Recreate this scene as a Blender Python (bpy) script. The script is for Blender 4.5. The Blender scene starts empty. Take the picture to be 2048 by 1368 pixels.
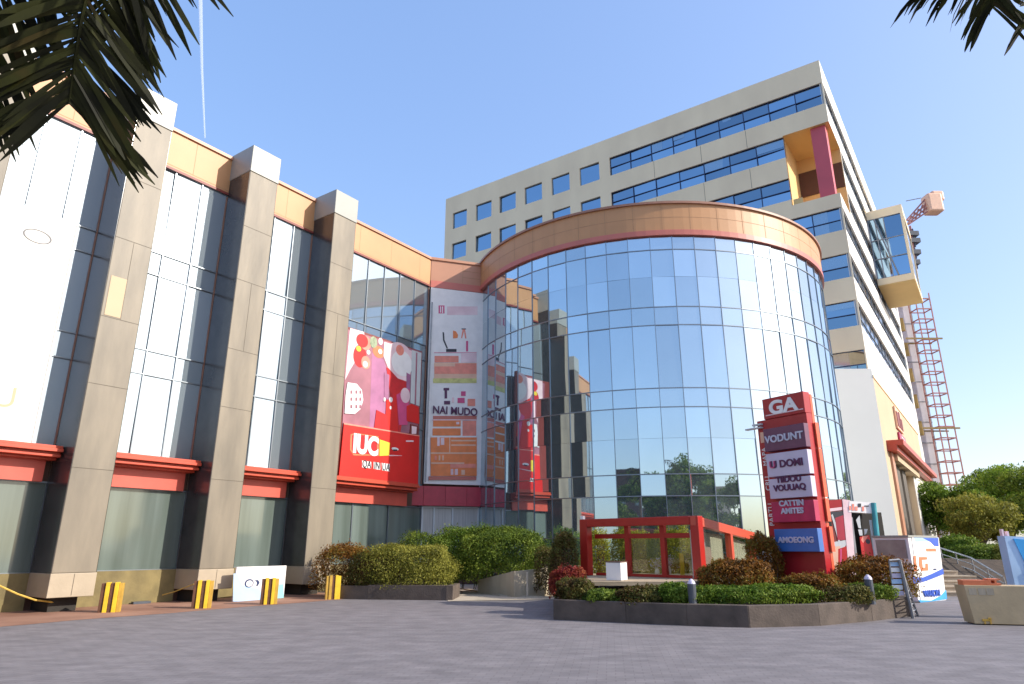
import bpy, math, random
import numpy as np
from mathutils import Vector, Matrix
random.seed(7); rng = np.random.default_rng(11)
R = math.radians
scene = bpy.context.scene
C = scene.collection
# ------------------------------------------------------------------ camera, world, sun, exposure
EYE = 1.6; FPX = 1340.0; PITCH = math.atan(409 / 1340.0)
cam = bpy.data.cameras.new('camera'); cam_o = bpy.data.objects.new('camera', cam); C.objects.link(cam_o)
cam_o.location = (0, 0, EYE); cam_o.rotation_euler = (math.pi / 2 + PITCH, 0, 0)
cam.sensor_width = 36; cam.lens = 36 * FPX / 2048; cam.clip_start = 0.1; cam.clip_end = 6000
scene.camera = cam_o
SUN_AZ = R(-14)          # direction to the sun measured from +X towards +Y
SUN_EL = R(30)
sd = Vector((math.cos(SUN_EL) * math.cos(SUN_AZ), math.cos(SUN_EL) * math.sin(SUN_AZ), math.sin(SUN_EL)))
world = bpy.data.worlds.new('World'); scene.world = world; world.use_nodes = True
wn = world.node_tree.nodes; wl = world.node_tree.links
bg = wn['Background']; sky = wn.new('ShaderNodeTexSky'); sky.sky_type = 'NISHITA'; sky.sun_disc = False
sky.sun_elevation = SUN_EL; sky.sun_rotation = math.pi / 2 - SUN_AZ
sky.altitude = 0; sky.air_density = 1.0; sky.dust_density = 2.0; sky.ozone_density = 3.0
gm = wn.new('ShaderNodeGamma'); gm.inputs[1].default_value = 0.48; hs = wn.new('ShaderNodeHueSaturation'); hs.inputs['Saturation'].default_value = 1.58; hs.inputs['Hue'].default_value = 0.51; hs.inputs['Value'].default_value = 1.6
wl.new(sky.outputs[0], gm.inputs[0]); wl.new(gm.outputs[0], hs.inputs['Color']); ml_ = wn.new('ShaderNodeVectorMath'); ml_.operation = 'MULTIPLY'; ml_.inputs[1].default_value = (.96, .945, .975); wl.new(hs.outputs[0], ml_.inputs[0]); wl.new(ml_.outputs[0], bg.inputs[0]); bg.inputs[1].default_value = 0.15
sun = bpy.data.lights.new('sun', 'SUN'); sun.energy = 2.1; sun.angle = R(0.5); sun.color = (1.0, 0.93, 0.82)
sun_o = bpy.data.objects.new('sun', sun); C.objects.link(sun_o)
sun_o.rotation_euler = (-sd).to_track_quat('-Z', 'Y').to_euler(); sun_o.location = (60, -20, 60)
vs = scene.view_settings; vs.view_transform = 'Standard'; vs.look = 'None'; vs.exposure = 1.40; vs.gamma = 1
# ------------------------------------------------------------------ helpers
cP, sP = math.cos(PITCH), math.sin(PITCH)
def ray(px, py):
    u = (px - 1024) / FPX; v = (684 - py) / FPX
    return Vector((u, cP - v * sP, sP + v * cP))
def at(px, py, Y):
    d = ray(px, py); k = Y / d.y
    return Vector((d.x * k, Y, d.z * k + EYE))
def ground(px, py, z=0.0):
    d = ray(px, py); k = (z - EYE) / d.z
    return Vector((d.x * k, d.y * k, z))
TH = R(35.137)
RV = Vector((math.sin(TH), math.cos(TH), 0)); NV = Vector((-RV.y, RV.x, 0))
UP = Vector((0, 0, 1))
def ab(a, b, z=0): return RV * a + NV * b + UP * z
def frame(o, xd):
    xd = Vector(xd).normalized(); out = xd.cross(UP)
    M = Matrix(((xd.x, UP.x, out.x, o[0]), (xd.y, UP.y, out.y, o[1]), (xd.z, UP.z, out.z, o[2]), (0, 0, 0, 1)))
    return M
WORLD = Matrix.Identity(4)
def pix(F, px, py):       # where the sight line meets the plane of a frame, in its x / y
    d = ray(px, py); o = F.to_translation(); nrm = Vector(F.col[2][:3]); e = Vector((0, 0, EYE))
    k = (o - e).dot(nrm) / d.dot(nrm); q = e + d * k - o
    return (q.dot(Vector(F.col[0][:3])), q.dot(Vector(F.col[1][:3])))

class MB:
    def __init__(s, F=WORLD): s.F = F; s.v = []; s.f = []; s.mi = []; s.m = 0
    def quad(s, *pts):
        i = len(s.v); s.v += [s.F @ Vector(p) for p in pts]; s.f.append(tuple(range(i, i + len(pts)))); s.mi.append(s.m)
    def box(s, x0, x1, y0, y1, z0, z1):
        P = [(x0, y0, z0), (x1, y0, z0), (x1, y1, z0), (x0, y1, z0), (x0, y0, z1), (x1, y0, z1), (x1, y1, z1), (x0, y1, z1)]
        i = len(s.v); s.v += [s.F @ Vector(p) for p in P]
        for q in ((0, 3, 2, 1), (4, 5, 6, 7), (0, 1, 5, 4), (1, 2, 6, 5), (2, 3, 7, 6), (3, 0, 4, 7)):
            s.f.append(tuple(i + k for k in q)); s.mi.append(s.m)
        return s
    def prism(s, poly, z0, z1):            # polygon in frame xy, extruded along frame z
        n = len(poly); i = len(s.v)
        s.v += [s.F @ Vector((p[0], p[1], z0)) for p in poly] + [s.F @ Vector((p[0], p[1], z1)) for p in poly]
        s.f.append(tuple(i + k for k in range(n))[::-1]); s.f.append(tuple(i + n + k for k in range(n)))
        s.mi += [s.m, s.m]
        for k in range(n):
            j = (k + 1) % n; s.f.append((i + k, i + j, i + n + j, i + n + k)); s.mi.append(s.m)
        return s
    def tube(s, pts, rad, sides=8):
        pts = [Vector(p) for p in pts]
        if not hasattr(rad, '__len__'): rad = [rad] * len(pts)
        base = len(s.v); n = len(pts)
        for k, p in enumerate(pts):
            d = (pts[min(k + 1, n - 1)] - pts[max(k - 1, 0)]).normalized()
            a = d.orthogonal().normalized() if abs(d.z) > .9 else d.cross(UP).normalized()
            if k and a.dot(la) < 0: a = -a
            la = a; b = d.cross(a)
            for j in range(sides):
                t = 2 * math.pi * j / sides; s.v.append(s.F @ (p + (a * math.cos(t) + b * math.sin(t)) * rad[k]))
        for k in range(n - 1):
            for j in range(sides):
                q = (j + 1) % sides
                s.f.append((base + k * sides + j, base + k * sides + q, base + (k + 1) * sides + q, base + (k + 1) * sides + j)); s.mi.append(s.m)
        s.f.append(tuple(base + j for j in range(sides))[::-1]); s.f.append(tuple(base + (n - 1) * sides + j for j in range(sides))); s.mi += [s.m, s.m]
        return s
    def disc(s, cx, cy, rx, ry, z0, z1, n=24):
        return s.prism([(cx + rx * math.cos(2 * math.pi * k / n), cy + ry * math.sin(2 * math.pi * k / n)) for k in range(n)], z0, z1)

def root_of(o):
    while o.parent: o = o.parent
    return o
def put(name, mb, mat, parent=None, loc=None, smooth=False, bevel=0):
    me = bpy.data.meshes.new(name)
    L = Vector(loc) if loc is not None else (root_of(parent).location.copy() if parent else Vector((0, 0, 0)))
    me.from_pydata([v - L for v in mb.v], [], mb.f)
    for m in (mat if isinstance(mat, (list, tuple)) else [mat]): me.materials.append(m)
    if max(mb.mi, default=0): me.polygons.foreach_set('material_index', mb.mi)
    if smooth: me.polygons.foreach_set('use_smooth', [True] * len(me.polygons))
    me.update()
    o = bpy.data.objects.new(name, me); C.objects.link(o)
    if parent: o.parent = parent
    else: o.location = L
    if bevel:
        b = o.modifiers.new('bevel', 'BEVEL'); b.width = bevel; b.segments = 2; b.limit_method = 'ANGLE'
    return o
def tag(o, label=None, cat=None, group=None, kind=None):
    if label: o['label'] = label
    if cat: o['category'] = cat
    if group: o['group'] = group
    if kind: o['kind'] = kind
    return o
def thing(name, label, cat, loc, group=None):
    o = bpy.data.objects.new(name, None); C.objects.link(o); o.location = loc; o.empty_display_size = .3
    return tag(o, label, cat, group)
def copy_tree(o, parent=None):
    c = o.copy(); C.objects.link(c); c.parent = parent
    for ch in list(o.children): copy_tree(ch, c)
    return c
# ------------------------------------------------------------------ materials
def mat(name, col, rough=.6, var=.08, scale=3.0, metal=0, bump=0, spec=.5, island=0, col2=None, stretch=(1, 1, 1), detail=6):
    m = bpy.data.materials.new(name); m.use_nodes = True; nt = m.node_tree; n = nt.nodes; l = nt.links
    b = n['Principled BSDF']; b.inputs['Roughness'].default_value = rough; b.inputs['Metallic'].default_value = metal
    b.inputs['Specular IOR Level'].default_value = spec
    tc = n.new('ShaderNodeTexCoord'); mp = n.new('ShaderNodeMapping'); mp.inputs['Scale'].default_value = stretch
    l.new(tc.outputs['Object'], mp.inputs[0])
    nz = n.new('ShaderNodeTexNoise'); nz.inputs['Scale'].default_value = scale; nz.inputs['Detail'].default_value = detail
    l.new(mp.outputs[0], nz.inputs['Vector'])
    rp = n.new('ShaderNodeValToRGB'); rp.color_ramp.elements[0].position = .3; rp.color_ramp.elements[1].position = .7
    c2 = col2 or col
    rp.color_ramp.elements[0].color = (*[max(0, x * (1 - var)) for x in col], 1)
    rp.color_ramp.elements[1].color = (*[min(1, x * (1 + var)) for x in c2], 1)
    l.new(nz.outputs[0], rp.inputs[0]); out = rp.outputs[0]
    if island:
        g = n.new('ShaderNodeNewGeometry'); mm = n.new('ShaderNodeMapRange')
        mm.inputs[3].default_value = 1 - island; mm.inputs[4].default_value = 1 + island
        l.new(g.outputs['Random Per Island'], mm.inputs[0])
        mx = n.new('ShaderNodeVectorMath'); mx.operation = 'SCALE'; l.new(out, mx.inputs[0]); l.new(mm.outputs[0], mx.inputs['Scale']); out = mx.outputs[0]
    l.new(out, b.inputs['Base Color'])
    if bump:
        bp = n.new('ShaderNodeBump'); bp.inputs['Strength'].default_value = bump; bp.inputs['Distance'].default_value = .02
        n2 = n.new('ShaderNodeTexNoise'); n2.inputs['Scale'].default_value = scale * 8; n2.inputs['Detail'].default_value = 8
        l.new(mp.outputs[0], n2.inputs['Vector']); l.new(n2.outputs[0], bp.inputs['Height']); l.new(bp.outputs[0], b.inputs['Normal'])
    return m
def leafmat(name, cols, trans=.35):
    m = bpy.data.materials.new(name); m.use_nodes = True; nt = m.node_tree; n = nt.nodes; l = nt.links
    b = n['Principled BSDF']; b.inputs['Roughness'].default_value = .6; b.inputs['Specular IOR Level'].default_value = .25
    g = n.new('ShaderNodeNewGeometry'); rp = n.new('ShaderNodeValToRGB'); e = rp.color_ramp.elements
    while len(e) < len(cols): e.new(.5)
    for k, c in enumerate(cols): e[k].position = k / (len(cols) - 1); e[k].color = (*c, 1)
    tc = n.new('ShaderNodeTexCoord'); nz = n.new('ShaderNodeTexNoise'); nz.inputs['Scale'].default_value = 1.6; nz.inputs['Detail'].default_value = 3
    l.new(tc.outputs['Object'], nz.inputs['Vector'])
    ad = n.new('ShaderNodeMath'); ad.operation = 'MULTIPLY_ADD'; l.new(g.outputs['Random Per Island'], ad.inputs[0]); ad.inputs[1].default_value = .45
    mr = n.new('ShaderNodeMapRange'); mr.inputs[1].default_value = .32; mr.inputs[2].default_value = .68; mr.inputs[3].default_value = 0; mr.inputs[4].default_value = .55
    l.new(nz.outputs[0], mr.inputs[0]); l.new(mr.outputs[0], ad.inputs[2]); l.new(ad.outputs[0], rp.inputs[0])
    l.new(rp.outputs[0], b.inputs['Base Color'])
    tr = n.new('ShaderNodeBsdfTranslucent'); l.new(rp.outputs[0], tr.inputs[0])
    mx = n.new('ShaderNodeMixShader'); mx.inputs[0].default_value = trans
    l.new(b.outputs[0], mx.inputs[1]); l.new(tr.outputs[0], mx.inputs[2]); l.new(mx.outputs[0], n['Material Output'].inputs[0])
    return m
def glassmat(name, tint, rough=.015, island=.08, wob=.0, metal=1):
    m = mat(name, tint, rough, .03, .5, metal=metal, island=island)
    nt = m.node_tree; n = nt.nodes; l = nt.links; b = n['Principled BSDF']
    tc = n.new('ShaderNodeTexCoord'); nz = n.new('ShaderNodeTexNoise'); nz.inputs['Scale'].default_value = .35; nz.inputs['Detail'].default_value = 1
    bp = n.new('ShaderNodeBump'); bp.inputs['Strength'].default_value = .25; bp.inputs['Distance'].default_value = .02 + wob
    l.new(tc.outputs['Object'], nz.inputs['Vector']); l.new(nz.outputs[0], bp.inputs['Height']); l.new(bp.outputs[0], b.inputs['Normal'])
    return m
M = {}
M['orange'] = mat('orange_cladding', (.54, .275, .12), .5, .06, .8, island=.04)
M['pinkor'] = mat('salmon_cladding', (.52, .26, .16), .45, .06, .8)
M['salmon_trim'] = mat('red_salmon_trim', (.55, .16, .12), .45, .08, 1)
M['maroon'] = mat('maroon_trim', (.22, .04, .03), .5)
M['tan'] = mat('tan_granite', (.20, .168, .124), .5, .16, 1.8, bump=.2, stretch=(1, 1, .22), col2=(.235, .195, .14))
M['tanlow'] = mat('cream_granite', (.42, .34, .24), .55, .08, 2, bump=.15)
M['white_clad'] = mat('white_cladding', (.33, .33, .295), .4, .05, 1.5)
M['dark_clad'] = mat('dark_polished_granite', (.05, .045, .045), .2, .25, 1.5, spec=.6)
M['joint'] = mat('dark_joint', (.10, .08, .07), .8)
M['joint_or'] = mat('brown_joint', (.42, .24, .13), .8)
M['joint_tan'] = mat('tan_joint', (.115, .095, .07), .8)
M['dark_far'] = mat('black_polished_granite', (.018, .018, .016), .25, .25, 1.5, spec=.4)  # pillar granite darkened on the sunlit far side, keeps its mirror image dark
M['emblem_grey'] = mat('grey_emblem', (.16, .16, .17), .6)
M['doorgrey'] = mat('grey_brown_door_frame', (.13, .11, .09), .7, .1, 2)
M['redor'] = mat('vermilion_paint', (.56, .075, .035), .4, .08, 2)
M['redband'] = mat('coral_paint', (.60, .10, .065), .45, .07, 2)
M['crimson'] = mat('crimson_panel', (.46, .035, .06), .4, .1, 3, island=.06)
M['plinth'] = mat('olive_plinth', (.20, .155, .06), .7, .25, 2.2, bump=.3)
M['glass'] = glassmat('facade_glass', (.50, .58, .62), metal=.72)
M['drumglass'] = glassmat('drum_glass', (.52, .63, .69), island=.13, metal=.90)
M['lowglass'] = mat('shop_glass_with_curtain', (.10, .125, .105), .08, .12, 1.0, spec=.9, stretch=(1.6, 1.6, .08), col2=(.17, .21, .19))
M['towerglass'] = glassmat('tower_glass', (.25, .38, .50), .03, .26)
M['blindglass'] = glassmat('blind_behind_glass', (.30, .42, .52), .10, .25, metal=.8)
M['towerglass2'] = glassmat('tower_side_glass', (.50, .54, .58), .12, .08)
M['mull'] = mat('grey_mullion', (.26, .29, .32), .35, .05, metal=.8)
M['mullred'] = mat('brown_mullion', (.35, .17, .11), .5)
M['cream'] = mat('cream_render', (.95, .76, .50), .75, .07, .5, bump=.08, stretch=(1, 1, .4))
M['creamy'] = mat('warm_cream_render', (.56, .42, .27), .75, .05, .4)
M['yellowish'] = mat('ochre_render', (.74, .52, .22), .7, .06, .6)
M['white'] = mat('white_render', (.80, .77, .71), .7, .03, .4)
M['colred'] = mat('pink_red_column', (.62, .10, .12), .5, .06, 1)
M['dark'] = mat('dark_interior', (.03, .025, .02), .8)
M['brown'] = mat('dark_brown_wall', (.12, .06, .04), .8)
M['asphalt'] = mat('asphalt', (.165, .150, .156), .85, .10, 3.0, bump=.12, col2=(.20, .182, .188), stretch=(.6, 1.0, 1), detail=12)
M['pave'] = mat('red_pavement', (.27, .13, .08), .85, .16, .7, bump=.3, col2=(.33, .18, .12))
M['path'] = mat('cream_path', (.50, .42, .32), .85, .12, 1.5, bump=.2)
M['conc'] = mat('dark_kerb_stone', (.10, .075, .06), .8, .3, 2.5, bump=.4)
M['stone'] = mat('tan_planter_stone', (.42, .35, .25), .8, .15, 2, bump=.3, stretch=(1, 1, .3))
M['red'] = mat('red_steel', (.42, .018, .012), .35, .08, 2)
M['redsign'] = mat('red_sign_face', (.42, .018, .025), .3, .1, 2)
M['redside'] = mat('red_sign_side', (.78, .12, .05), .4, .08, 2)  # brighter copy of the sign red, sunlight on the side put into the colour
M['purple'] = mat('purple_sign', (.15, .05, .10), .35, .1, 3)
M['pinksign'] = mat('raspberry_sign', (.48, .02, .09), .35, .15, 3)
M['lilac'] = mat('lilac_sign', (.60, .54, .66), .4, .05, 2)
M['bluesign'] = mat('blue_sign', (.06, .17, .48), .35, .12, 2)
M['offwhite'] = mat('off_white', (.86, .83, .80), .5, .05, 3)
M['plum'] = mat('plum_ink', (.10, .02, .08), .5)
M['pinkink'] = mat('pink_ink', (.65, .08, .22), .5)
M['silver'] = mat('silver_letter', (.55, .55, .65), .3, .15, 6)
M['yellow'] = mat('yellow_paint', (.80, .52, .03), .5, .15, 4, bump=.2)
M['ochre'] = mat('ochre_paint', (.55, .33, .05), .6, .2, 4)
M['bbrown'] = mat('brown_stripe', (.12, .05, .025), .7, .3, 8)
M['navy'] = mat('navy_ink', (.02, .04, .12), .5)
M['skyblue'] = mat('pale_blue_print', (.42, .60, .82), .5, .1, 1.5)
M['aqua'] = mat('aqua_print', (.30, .66, .68), .5, .05)
M['blue'] = mat('royal_blue_print', (.03, .10, .50), .4, .1)
M['azure'] = mat('azure_print', (.05, .36, .75), .4, .1)
M['orangeink'] = mat('orange_ink', (.75, .20, .08), .5, .15, 5)
M['orangeprint'] = mat('orange_print', (.85, .24, .07), .5, .12, 3)
M['coralprint'] = mat('coral_print', (.85, .28, .20), .5, .15, 3)
M['peach'] = mat('peach_print', (.82, .50, .34), .5, .08, 3)
M['oliveprint'] = mat('olive_print', (.62, .60, .22), .6, .2, 5)
M['greyprint'] = mat('grey_print', (.60, .62, .61), .6, .05, 3)
M['blackink'] = mat('black_ink', (.04, .04, .05), .6)
M['palepink'] = mat('pale_pink_print', (.82, .55, .58), .5, .1, 1.5, col2=(.85, .66, .66))
M['mauve'] = mat('mauve_print', (.36, .14, .18), .5, .2, 1.2)
M['magenta'] = mat('violet_print', (.40, .15, .28), .5, .25, 1.2)
M['cherry'] = mat('cherry_print', (.60, .02, .02), .4, .2, 2)
M['brightred'] = mat('bright_red_print', (.74, .02, .012), .4, .08, 1)
M['lemon'] = mat('lemon_print', (.85, .62, .04), .5, .08)
M['greenprint'] = mat('leaf_print', (.30, .36, .22), .5, .3, 8)
M['steel'] = mat('grey_steel', (.30, .30, .31), .45, .15, 4, metal=.6)
M['darkpost'] = mat('slate_post', (.07, .08, .10), .5, .15, 4)
M['plank'] = mat('deck_plank', (.42, .32, .21), .8, .2, 3, bump=.3, stretch=(.3, 2, 2))
M['wood'] = mat('tan_plywood', (.50, .38, .22), .75, .12, 1.5, bump=.15)
M['teal'] = mat('teal_paint', (.05, .32, .36), .4, .1)
M['steps'] = mat('sandstone_steps', (.42, .34, .25), .85, .15, 3, bump=.3)
M['mast'] = mat('red_mast_steel', (.40, .17, .15), .55, .2, 3)
M['gold'] = mat('gold_bracket', (.28, .18, .05), .6, .2, 2)
M['screen'] = mat('pale_scaffold_sheet', (.72, .68, .72), .7, .1, .8)
M['bark'] = mat('bark', (.12, .085, .06), .9, .3, 6, bump=.5)
M['soil'] = mat('soil', (.07, .05, .035), .95, .3, 5, bump=.5)
M['curtain'] = mat('curtain_cloth', (.50, .48, .44), .8, .15, 6, stretch=(3, 3, .1))
M['rope'] = mat('yellow_rope', (.60, .40, .08), .8, .2, 10)
M['green'] = leafmat('green_leaves', [(.03, .055, .01), (.08, .13, .015), (.19, .26, .03), (.34, .38, .06)])
M['lime'] = leafmat('bright_green_leaves', [(.03, .07, .01), (.08, .15, .012), (.18, .26, .03), (.32, .37, .06)])
M['olive'] = leafmat('olive_leaves', [(.07, .07, .012), (.17, .17, .025), (.32, .31, .05), (.46, .42, .09)])
M['rust'] = leafmat('rust_leaves', [(.04, .035, .01), (.13, .055, .012), (.30, .12, .015), (.20, .18, .03), (.38, .22, .04)])
M['yellowgreen'] = leafmat('yellow_green_leaves', [(.10, .11, .01), (.25, .27, .03), (.42, .40, .05), (.50, .50, .12)], .5)
M['redleaf'] = leafmat('red_leaves', [(.10, .012, .012), (.26, .03, .03), (.34, .09, .03), (.10, .12, .03)])
M['mixed'] = leafmat('mixed_leaves', [(.04, .025, .01), (.10, .055, .015), (.12, .14, .03), (.28, .19, .05)])
M['treegreen'] = leafmat('tree_leaves', [(.04, .08, .01), (.10, .18, .02), (.21, .32, .035), (.36, .44, .07)], .45)
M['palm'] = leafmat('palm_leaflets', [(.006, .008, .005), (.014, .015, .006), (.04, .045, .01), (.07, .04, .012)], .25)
# ------------------------------------------------------------------ numpy leaves
def leaf_mesh(name, centres, size, mtl, parent, out=None, aspect=.45, sj=.5):
    n = len(centres); L = np.array(root_of(parent).location); c = centres - L
    d = rng.normal(size=(n, 3))
    if out is not None: d = d * .75 + out * .9
    nrm = d / np.linalg.norm(d, axis=1)[:, None]
    t = rng.normal(size=(n, 3)); u = np.cross(nrm, t); u /= np.linalg.norm(u, axis=1)[:, None]; v = np.cross(nrm, u)
    s = (size * (1 - sj + 2 * sj * rng.random(n)))[:, None]
    P = np.stack([c - u * s * .5, c + v * s * aspect * .5 + nrm * s * .08, c + u * s * .5, c - v * s * aspect * .5 + nrm * s * .08], 1).reshape(-1, 3)
    me = bpy.data.meshes.new(name); me.vertices.add(4 * n); me.vertices.foreach_set('co', P.ravel())
    me.loops.add(4 * n); me.loops.foreach_set('vertex_index', np.arange(4 * n, dtype=np.int32))
    me.polygons.add(n); me.polygons.foreach_set('loop_start', np.arange(0, 4 * n, 4, dtype=np.int32)); me.polygons.foreach_set('loop_total', np.full(n, 4, dtype=np.int32))
    me.materials.append(mtl); me.update(); me.validate()
    o = bpy.data.objects.new(name, me); C.objects.link(o); o.parent = parent
    return o
def lump(d, seed, amp):
    r = np.random.default_rng(seed); f = np.zeros(len(d))
    for k in range(7):
        w = r.normal(size=3) * (2 + k * .9); f += np.sin(d @ w + r.random() * 6.28) / (1 + k * .35)
    return 1 + amp * f / 2.2
def shrub(name, label, x, y, z0, rx, ry, h, mtl, n, size=.06, rot=0, power=3.2, seed=None, group=None, cat='shrub', amp=.20):
    seed = seed or int(abs(x * 97 + y * 31) * 10) % 9999
    t = thing(name, label, cat, (x, y, z0), group)
    d = rng.normal(size=(n, 3)); d /= np.linalg.norm(d, axis=1)[:, None]; d[:, 2] = np.where(d[:, 2] < -.55, -d[:, 2], d[:, 2])
    k = (np.abs(d) ** power).sum(1) ** (-1 / power)
    rad = k * lump(d, seed, amp) * (1 - .35 * rng.random(n) ** 2.2) * (1 + .05 * rng.normal(size=n))
    p = d * rad[:, None]; p[:, 0] *= rx; p[:, 1] *= ry; p[:, 2] = p[:, 2] * h * .58 + h * .45
    c, s = math.cos(rot), math.sin(rot); q = p.copy(); q[:, 0] = p[:, 0] * c - p[:, 1] * s; q[:, 1] = p[:, 0] * s + p[:, 1] * c
    o = d.copy(); o[:, 0] = d[:, 0] * c - d[:, 1] * s; o[:, 1] = d[:, 0] * s + d[:, 1] * c
    q[:, 2] = np.maximum(q[:, 2], .02)
    ns = int(20 + 26 * rx); sp = []; so_ = []
    for j in range(ns):
        dv = rng.normal(size=3); dv[2] = abs(dv[2]) + .5; dv /= np.linalg.norm(dv); kk = (np.abs(dv) ** power).sum() ** (-1 / power) * lump(dv[None], seed, amp)[0]
        L_ = rng.uniform(.05, .22) * min(1, h); b0 = np.array([dv[0] * rx, dv[1] * ry, dv[2] * h * .58]) * kk * .95; b0[2] += h * .45; gd = dv * .6 + rng.normal(size=3) * .35 + np.array([0, 0, .5]); gd /= np.linalg.norm(gd)
        for m_ in range(14): sp.append(b0 + gd * L_ * m_ / 13 + rng.normal(size=3) * size * .3); so_.append(gd)
    sp = np.array(sp); sq = sp.copy(); sq[:, 0] = sp[:, 0] * c - sp[:, 1] * s; sq[:, 1] = sp[:, 0] * s + sp[:, 1] * c
    q = np.vstack([q, sq]); o = np.vstack([o, np.array(so_)])
    leaf_mesh('foliage', q + np.array([x, y, z0]), size, mtl, t, out=o, aspect=.55)
    mb = MB(); R0 = random.Random(seed)
    for j in range(max(5, int(rx * 7))):
        bx, by = R0.uniform(-.6, .6) * rx, R0.uniform(-.5, .5) * ry
        X = x + bx * c - by * s; Y = y + bx * s + by * c
        e = Vector((X + R0.uniform(-.2, .2), Y + R0.uniform(-.2, .2), z0 + h * R0.uniform(.6, .85)))
        mb.tube([(X, Y, z0 - .02), ((X + e.x) / 2 + .03, (Y + e.y) / 2, z0 + h * .35), e], [.018, .014, .006], 5)
    put('stem', mb, M['bark'], t)
    return t
def tree(label, x, y, z0, h, cr, ch, mtl, n=16000, size=.17, seed=1, group=None, name='broadleaf_tree', clumps=34, trunk=.16):
    t = thing(name, label, 'tree', (x, y, z0), group); R0 = random.Random(seed); r = np.random.default_rng(seed)
    cen = []
    while len(cen) < clumps:
        d = r.uniform(-1, 1, 3)
        if (d ** 2).sum() > 1 or (d ** 2).sum() < .16: continue
        cen.append((x + d[0] * cr * .85, y + d[1] * cr * .85, z0 + h - ch * .5 + d[2] * ch * .45))
    mb = MB(); top = Vector((x + R0.uniform(-.3, .3), y, z0 + h - ch * .55))
    mb.tube([(x, y, z0 - .1), (x + .05, y + .03, z0 + (h - ch) * .6), top], [trunk * 1.3, trunk, trunk * .6], 9)
    for c in cen[::3]:
        s = Vector((x, y, z0 + (h - ch) * R0.uniform(.7, 1))); e = Vector(c)
        mb.tube([s, (s + e) / 2 + Vector((0, 0, .2)), e], [trunk * .5, trunk * .3, trunk * .1], 6)
    put('trunk', mb, M['bark'], t)
    cen = np.array(cen); idx = r.integers(0, clumps, n); sz = r.uniform(.22, .42, clumps) * cr
    d = r.normal(size=(n, 3)); d /= np.linalg.norm(d, axis=1)[:, None]
    rr = sz[idx] * (r.random(n) ** .45)
    p = cen[idx] + d * rr[:, None] * np.array([1, 1, .62])
    leaf_mesh('crown', p, size, mtl, t, out=d, aspect=.5)
    return t
def text(body, F, x, y, size, mtl, parent, name='lettering', ext=.012, z=.01, rot=0, wscale=1.0, align='CENTER', bold=.0):
    cu = bpy.data.curves.new('txt', 'FONT'); cu.body = body; cu.size = size; cu.extrude = ext; cu.align_x = align; cu.align_y = 'CENTER'; cu.offset = bold
    o = bpy.data.objects.new('txt', cu); C.objects.link(o); dg = bpy.context.evaluated_depsgraph_get()
    me = bpy.data.meshes.new_from_object(o.evaluated_get(dg)); C.objects.unlink(o); bpy.data.objects.remove(o)
    T = F @ Matrix.Translation((x, y, z + ext)) @ Matrix.Rotation(rot, 4, 'Z') @ Matrix.Diagonal((wscale, 1, 1, 1))
    me.transform(Matrix.Translation(-root_of(parent).location) @ T)
    me.materials.clear(); me.materials.append(mtl); me.name = name
    q = bpy.data.objects.new(name, me); C.objects.link(q); q.parent = parent
    return q
# ------------------------------------------------------------------ facade helpers
def wall_holes(mb, x0, x1, y0, y1, holes, depth=.25):
    xs = sorted({x0, x1, *[h[0] for h in holes], *[h[1] for h in holes]}); ys = sorted({y0, y1, *[h[2] for h in holes], *[h[3] for h in holes]})
    for i in range(len(xs) - 1):
        for j in range(len(ys) - 1):
            cx, cy = (xs[i] + xs[i + 1]) / 2, (ys[j] + ys[j + 1]) / 2
            if not any(h[0] < cx < h[1] and h[2] < cy < h[3] for h in holes):
                mb.quad((xs[i], ys[j], 0), (xs[i + 1], ys[j], 0), (xs[i + 1], ys[j + 1], 0), (xs[i], ys[j + 1], 0))
    for h in holes:
        a, b, c, d = h
        if d - c > 5 and b - a < 4.5 and c > 20: continue
        mb.quad((a, c, 0), (b, c, 0), (b, c, -depth), (a, c, -depth)); mb.quad((a, d, 0), (b, d, 0), (b, d, -depth), (a, d, -depth))
        mb.quad((a, c, 0), (a, d, 0), (a, d, -depth), (a, c, -depth)); mb.quad((b, c, 0), (b, d, 0), (b, d, -depth), (b, c, -depth))
def panes(mb, xs, ys, z, tilt=.004):
    for i in range(len(xs) - 1):
        for j in range(len(ys) - 1):
            a, b = xs[i] + .004, xs[i + 1] - .004; c, d = ys[j] + .004, ys[j + 1] - .004
            tx, ty = random.gauss(0, tilt) * (b - a), random.gauss(0, tilt) * (d - c); o = z
            mb.quad((a, c, o - tx - ty), (b, c, o + tx - ty), (b, d, o + tx + ty), (a, d, o - tx + ty))
def bars(mb, xs, ys, z0, z1, w=.05, skip_edge=False):
    for x in xs: mb.box(x - w / 2, x + w / 2, ys[0], ys[-1], z0, z1)
    for y in ys: mb.box(xs[0], xs[-1], y - w / 2, y + w / 2, z0, z1 + .004)
# ================================================================== GROUND
g = MB(); S = 3000; g.quad((-S, -S, 0), (S, -S, 0), (S, S, 0), (-S, S, 0))
nt_ = M['asphalt'].node_tree; n_ = nt_.nodes; l_ = nt_.links
bk = n_.new('ShaderNodeTexBrick'); bk.inputs['Scale'].default_value = 1.0; bk.inputs['Brick Width'].default_value = .24; bk.inputs['Row Height'].default_value = .12
bk.inputs['Mortar Size'].default_value = .006; bk.inputs['Color1'].default_value = (.94, .94, .94, 1); bk.inputs['Color2'].default_value = (1.08, 1.07, 1.05, 1); bk.inputs['Mortar'].default_value = (.74, .72, .72, 1)
tc_ = n_.new('ShaderNodeTexCoord'); mp_ = n_.new('ShaderNodeMapping'); mp_.inputs['Rotation'].default_value = (0, 0, R(8)); l_.new(tc_.outputs['Object'], mp_.inputs[0]); l_.new(mp_.outputs[0], bk.inputs['Vector'])
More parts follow.
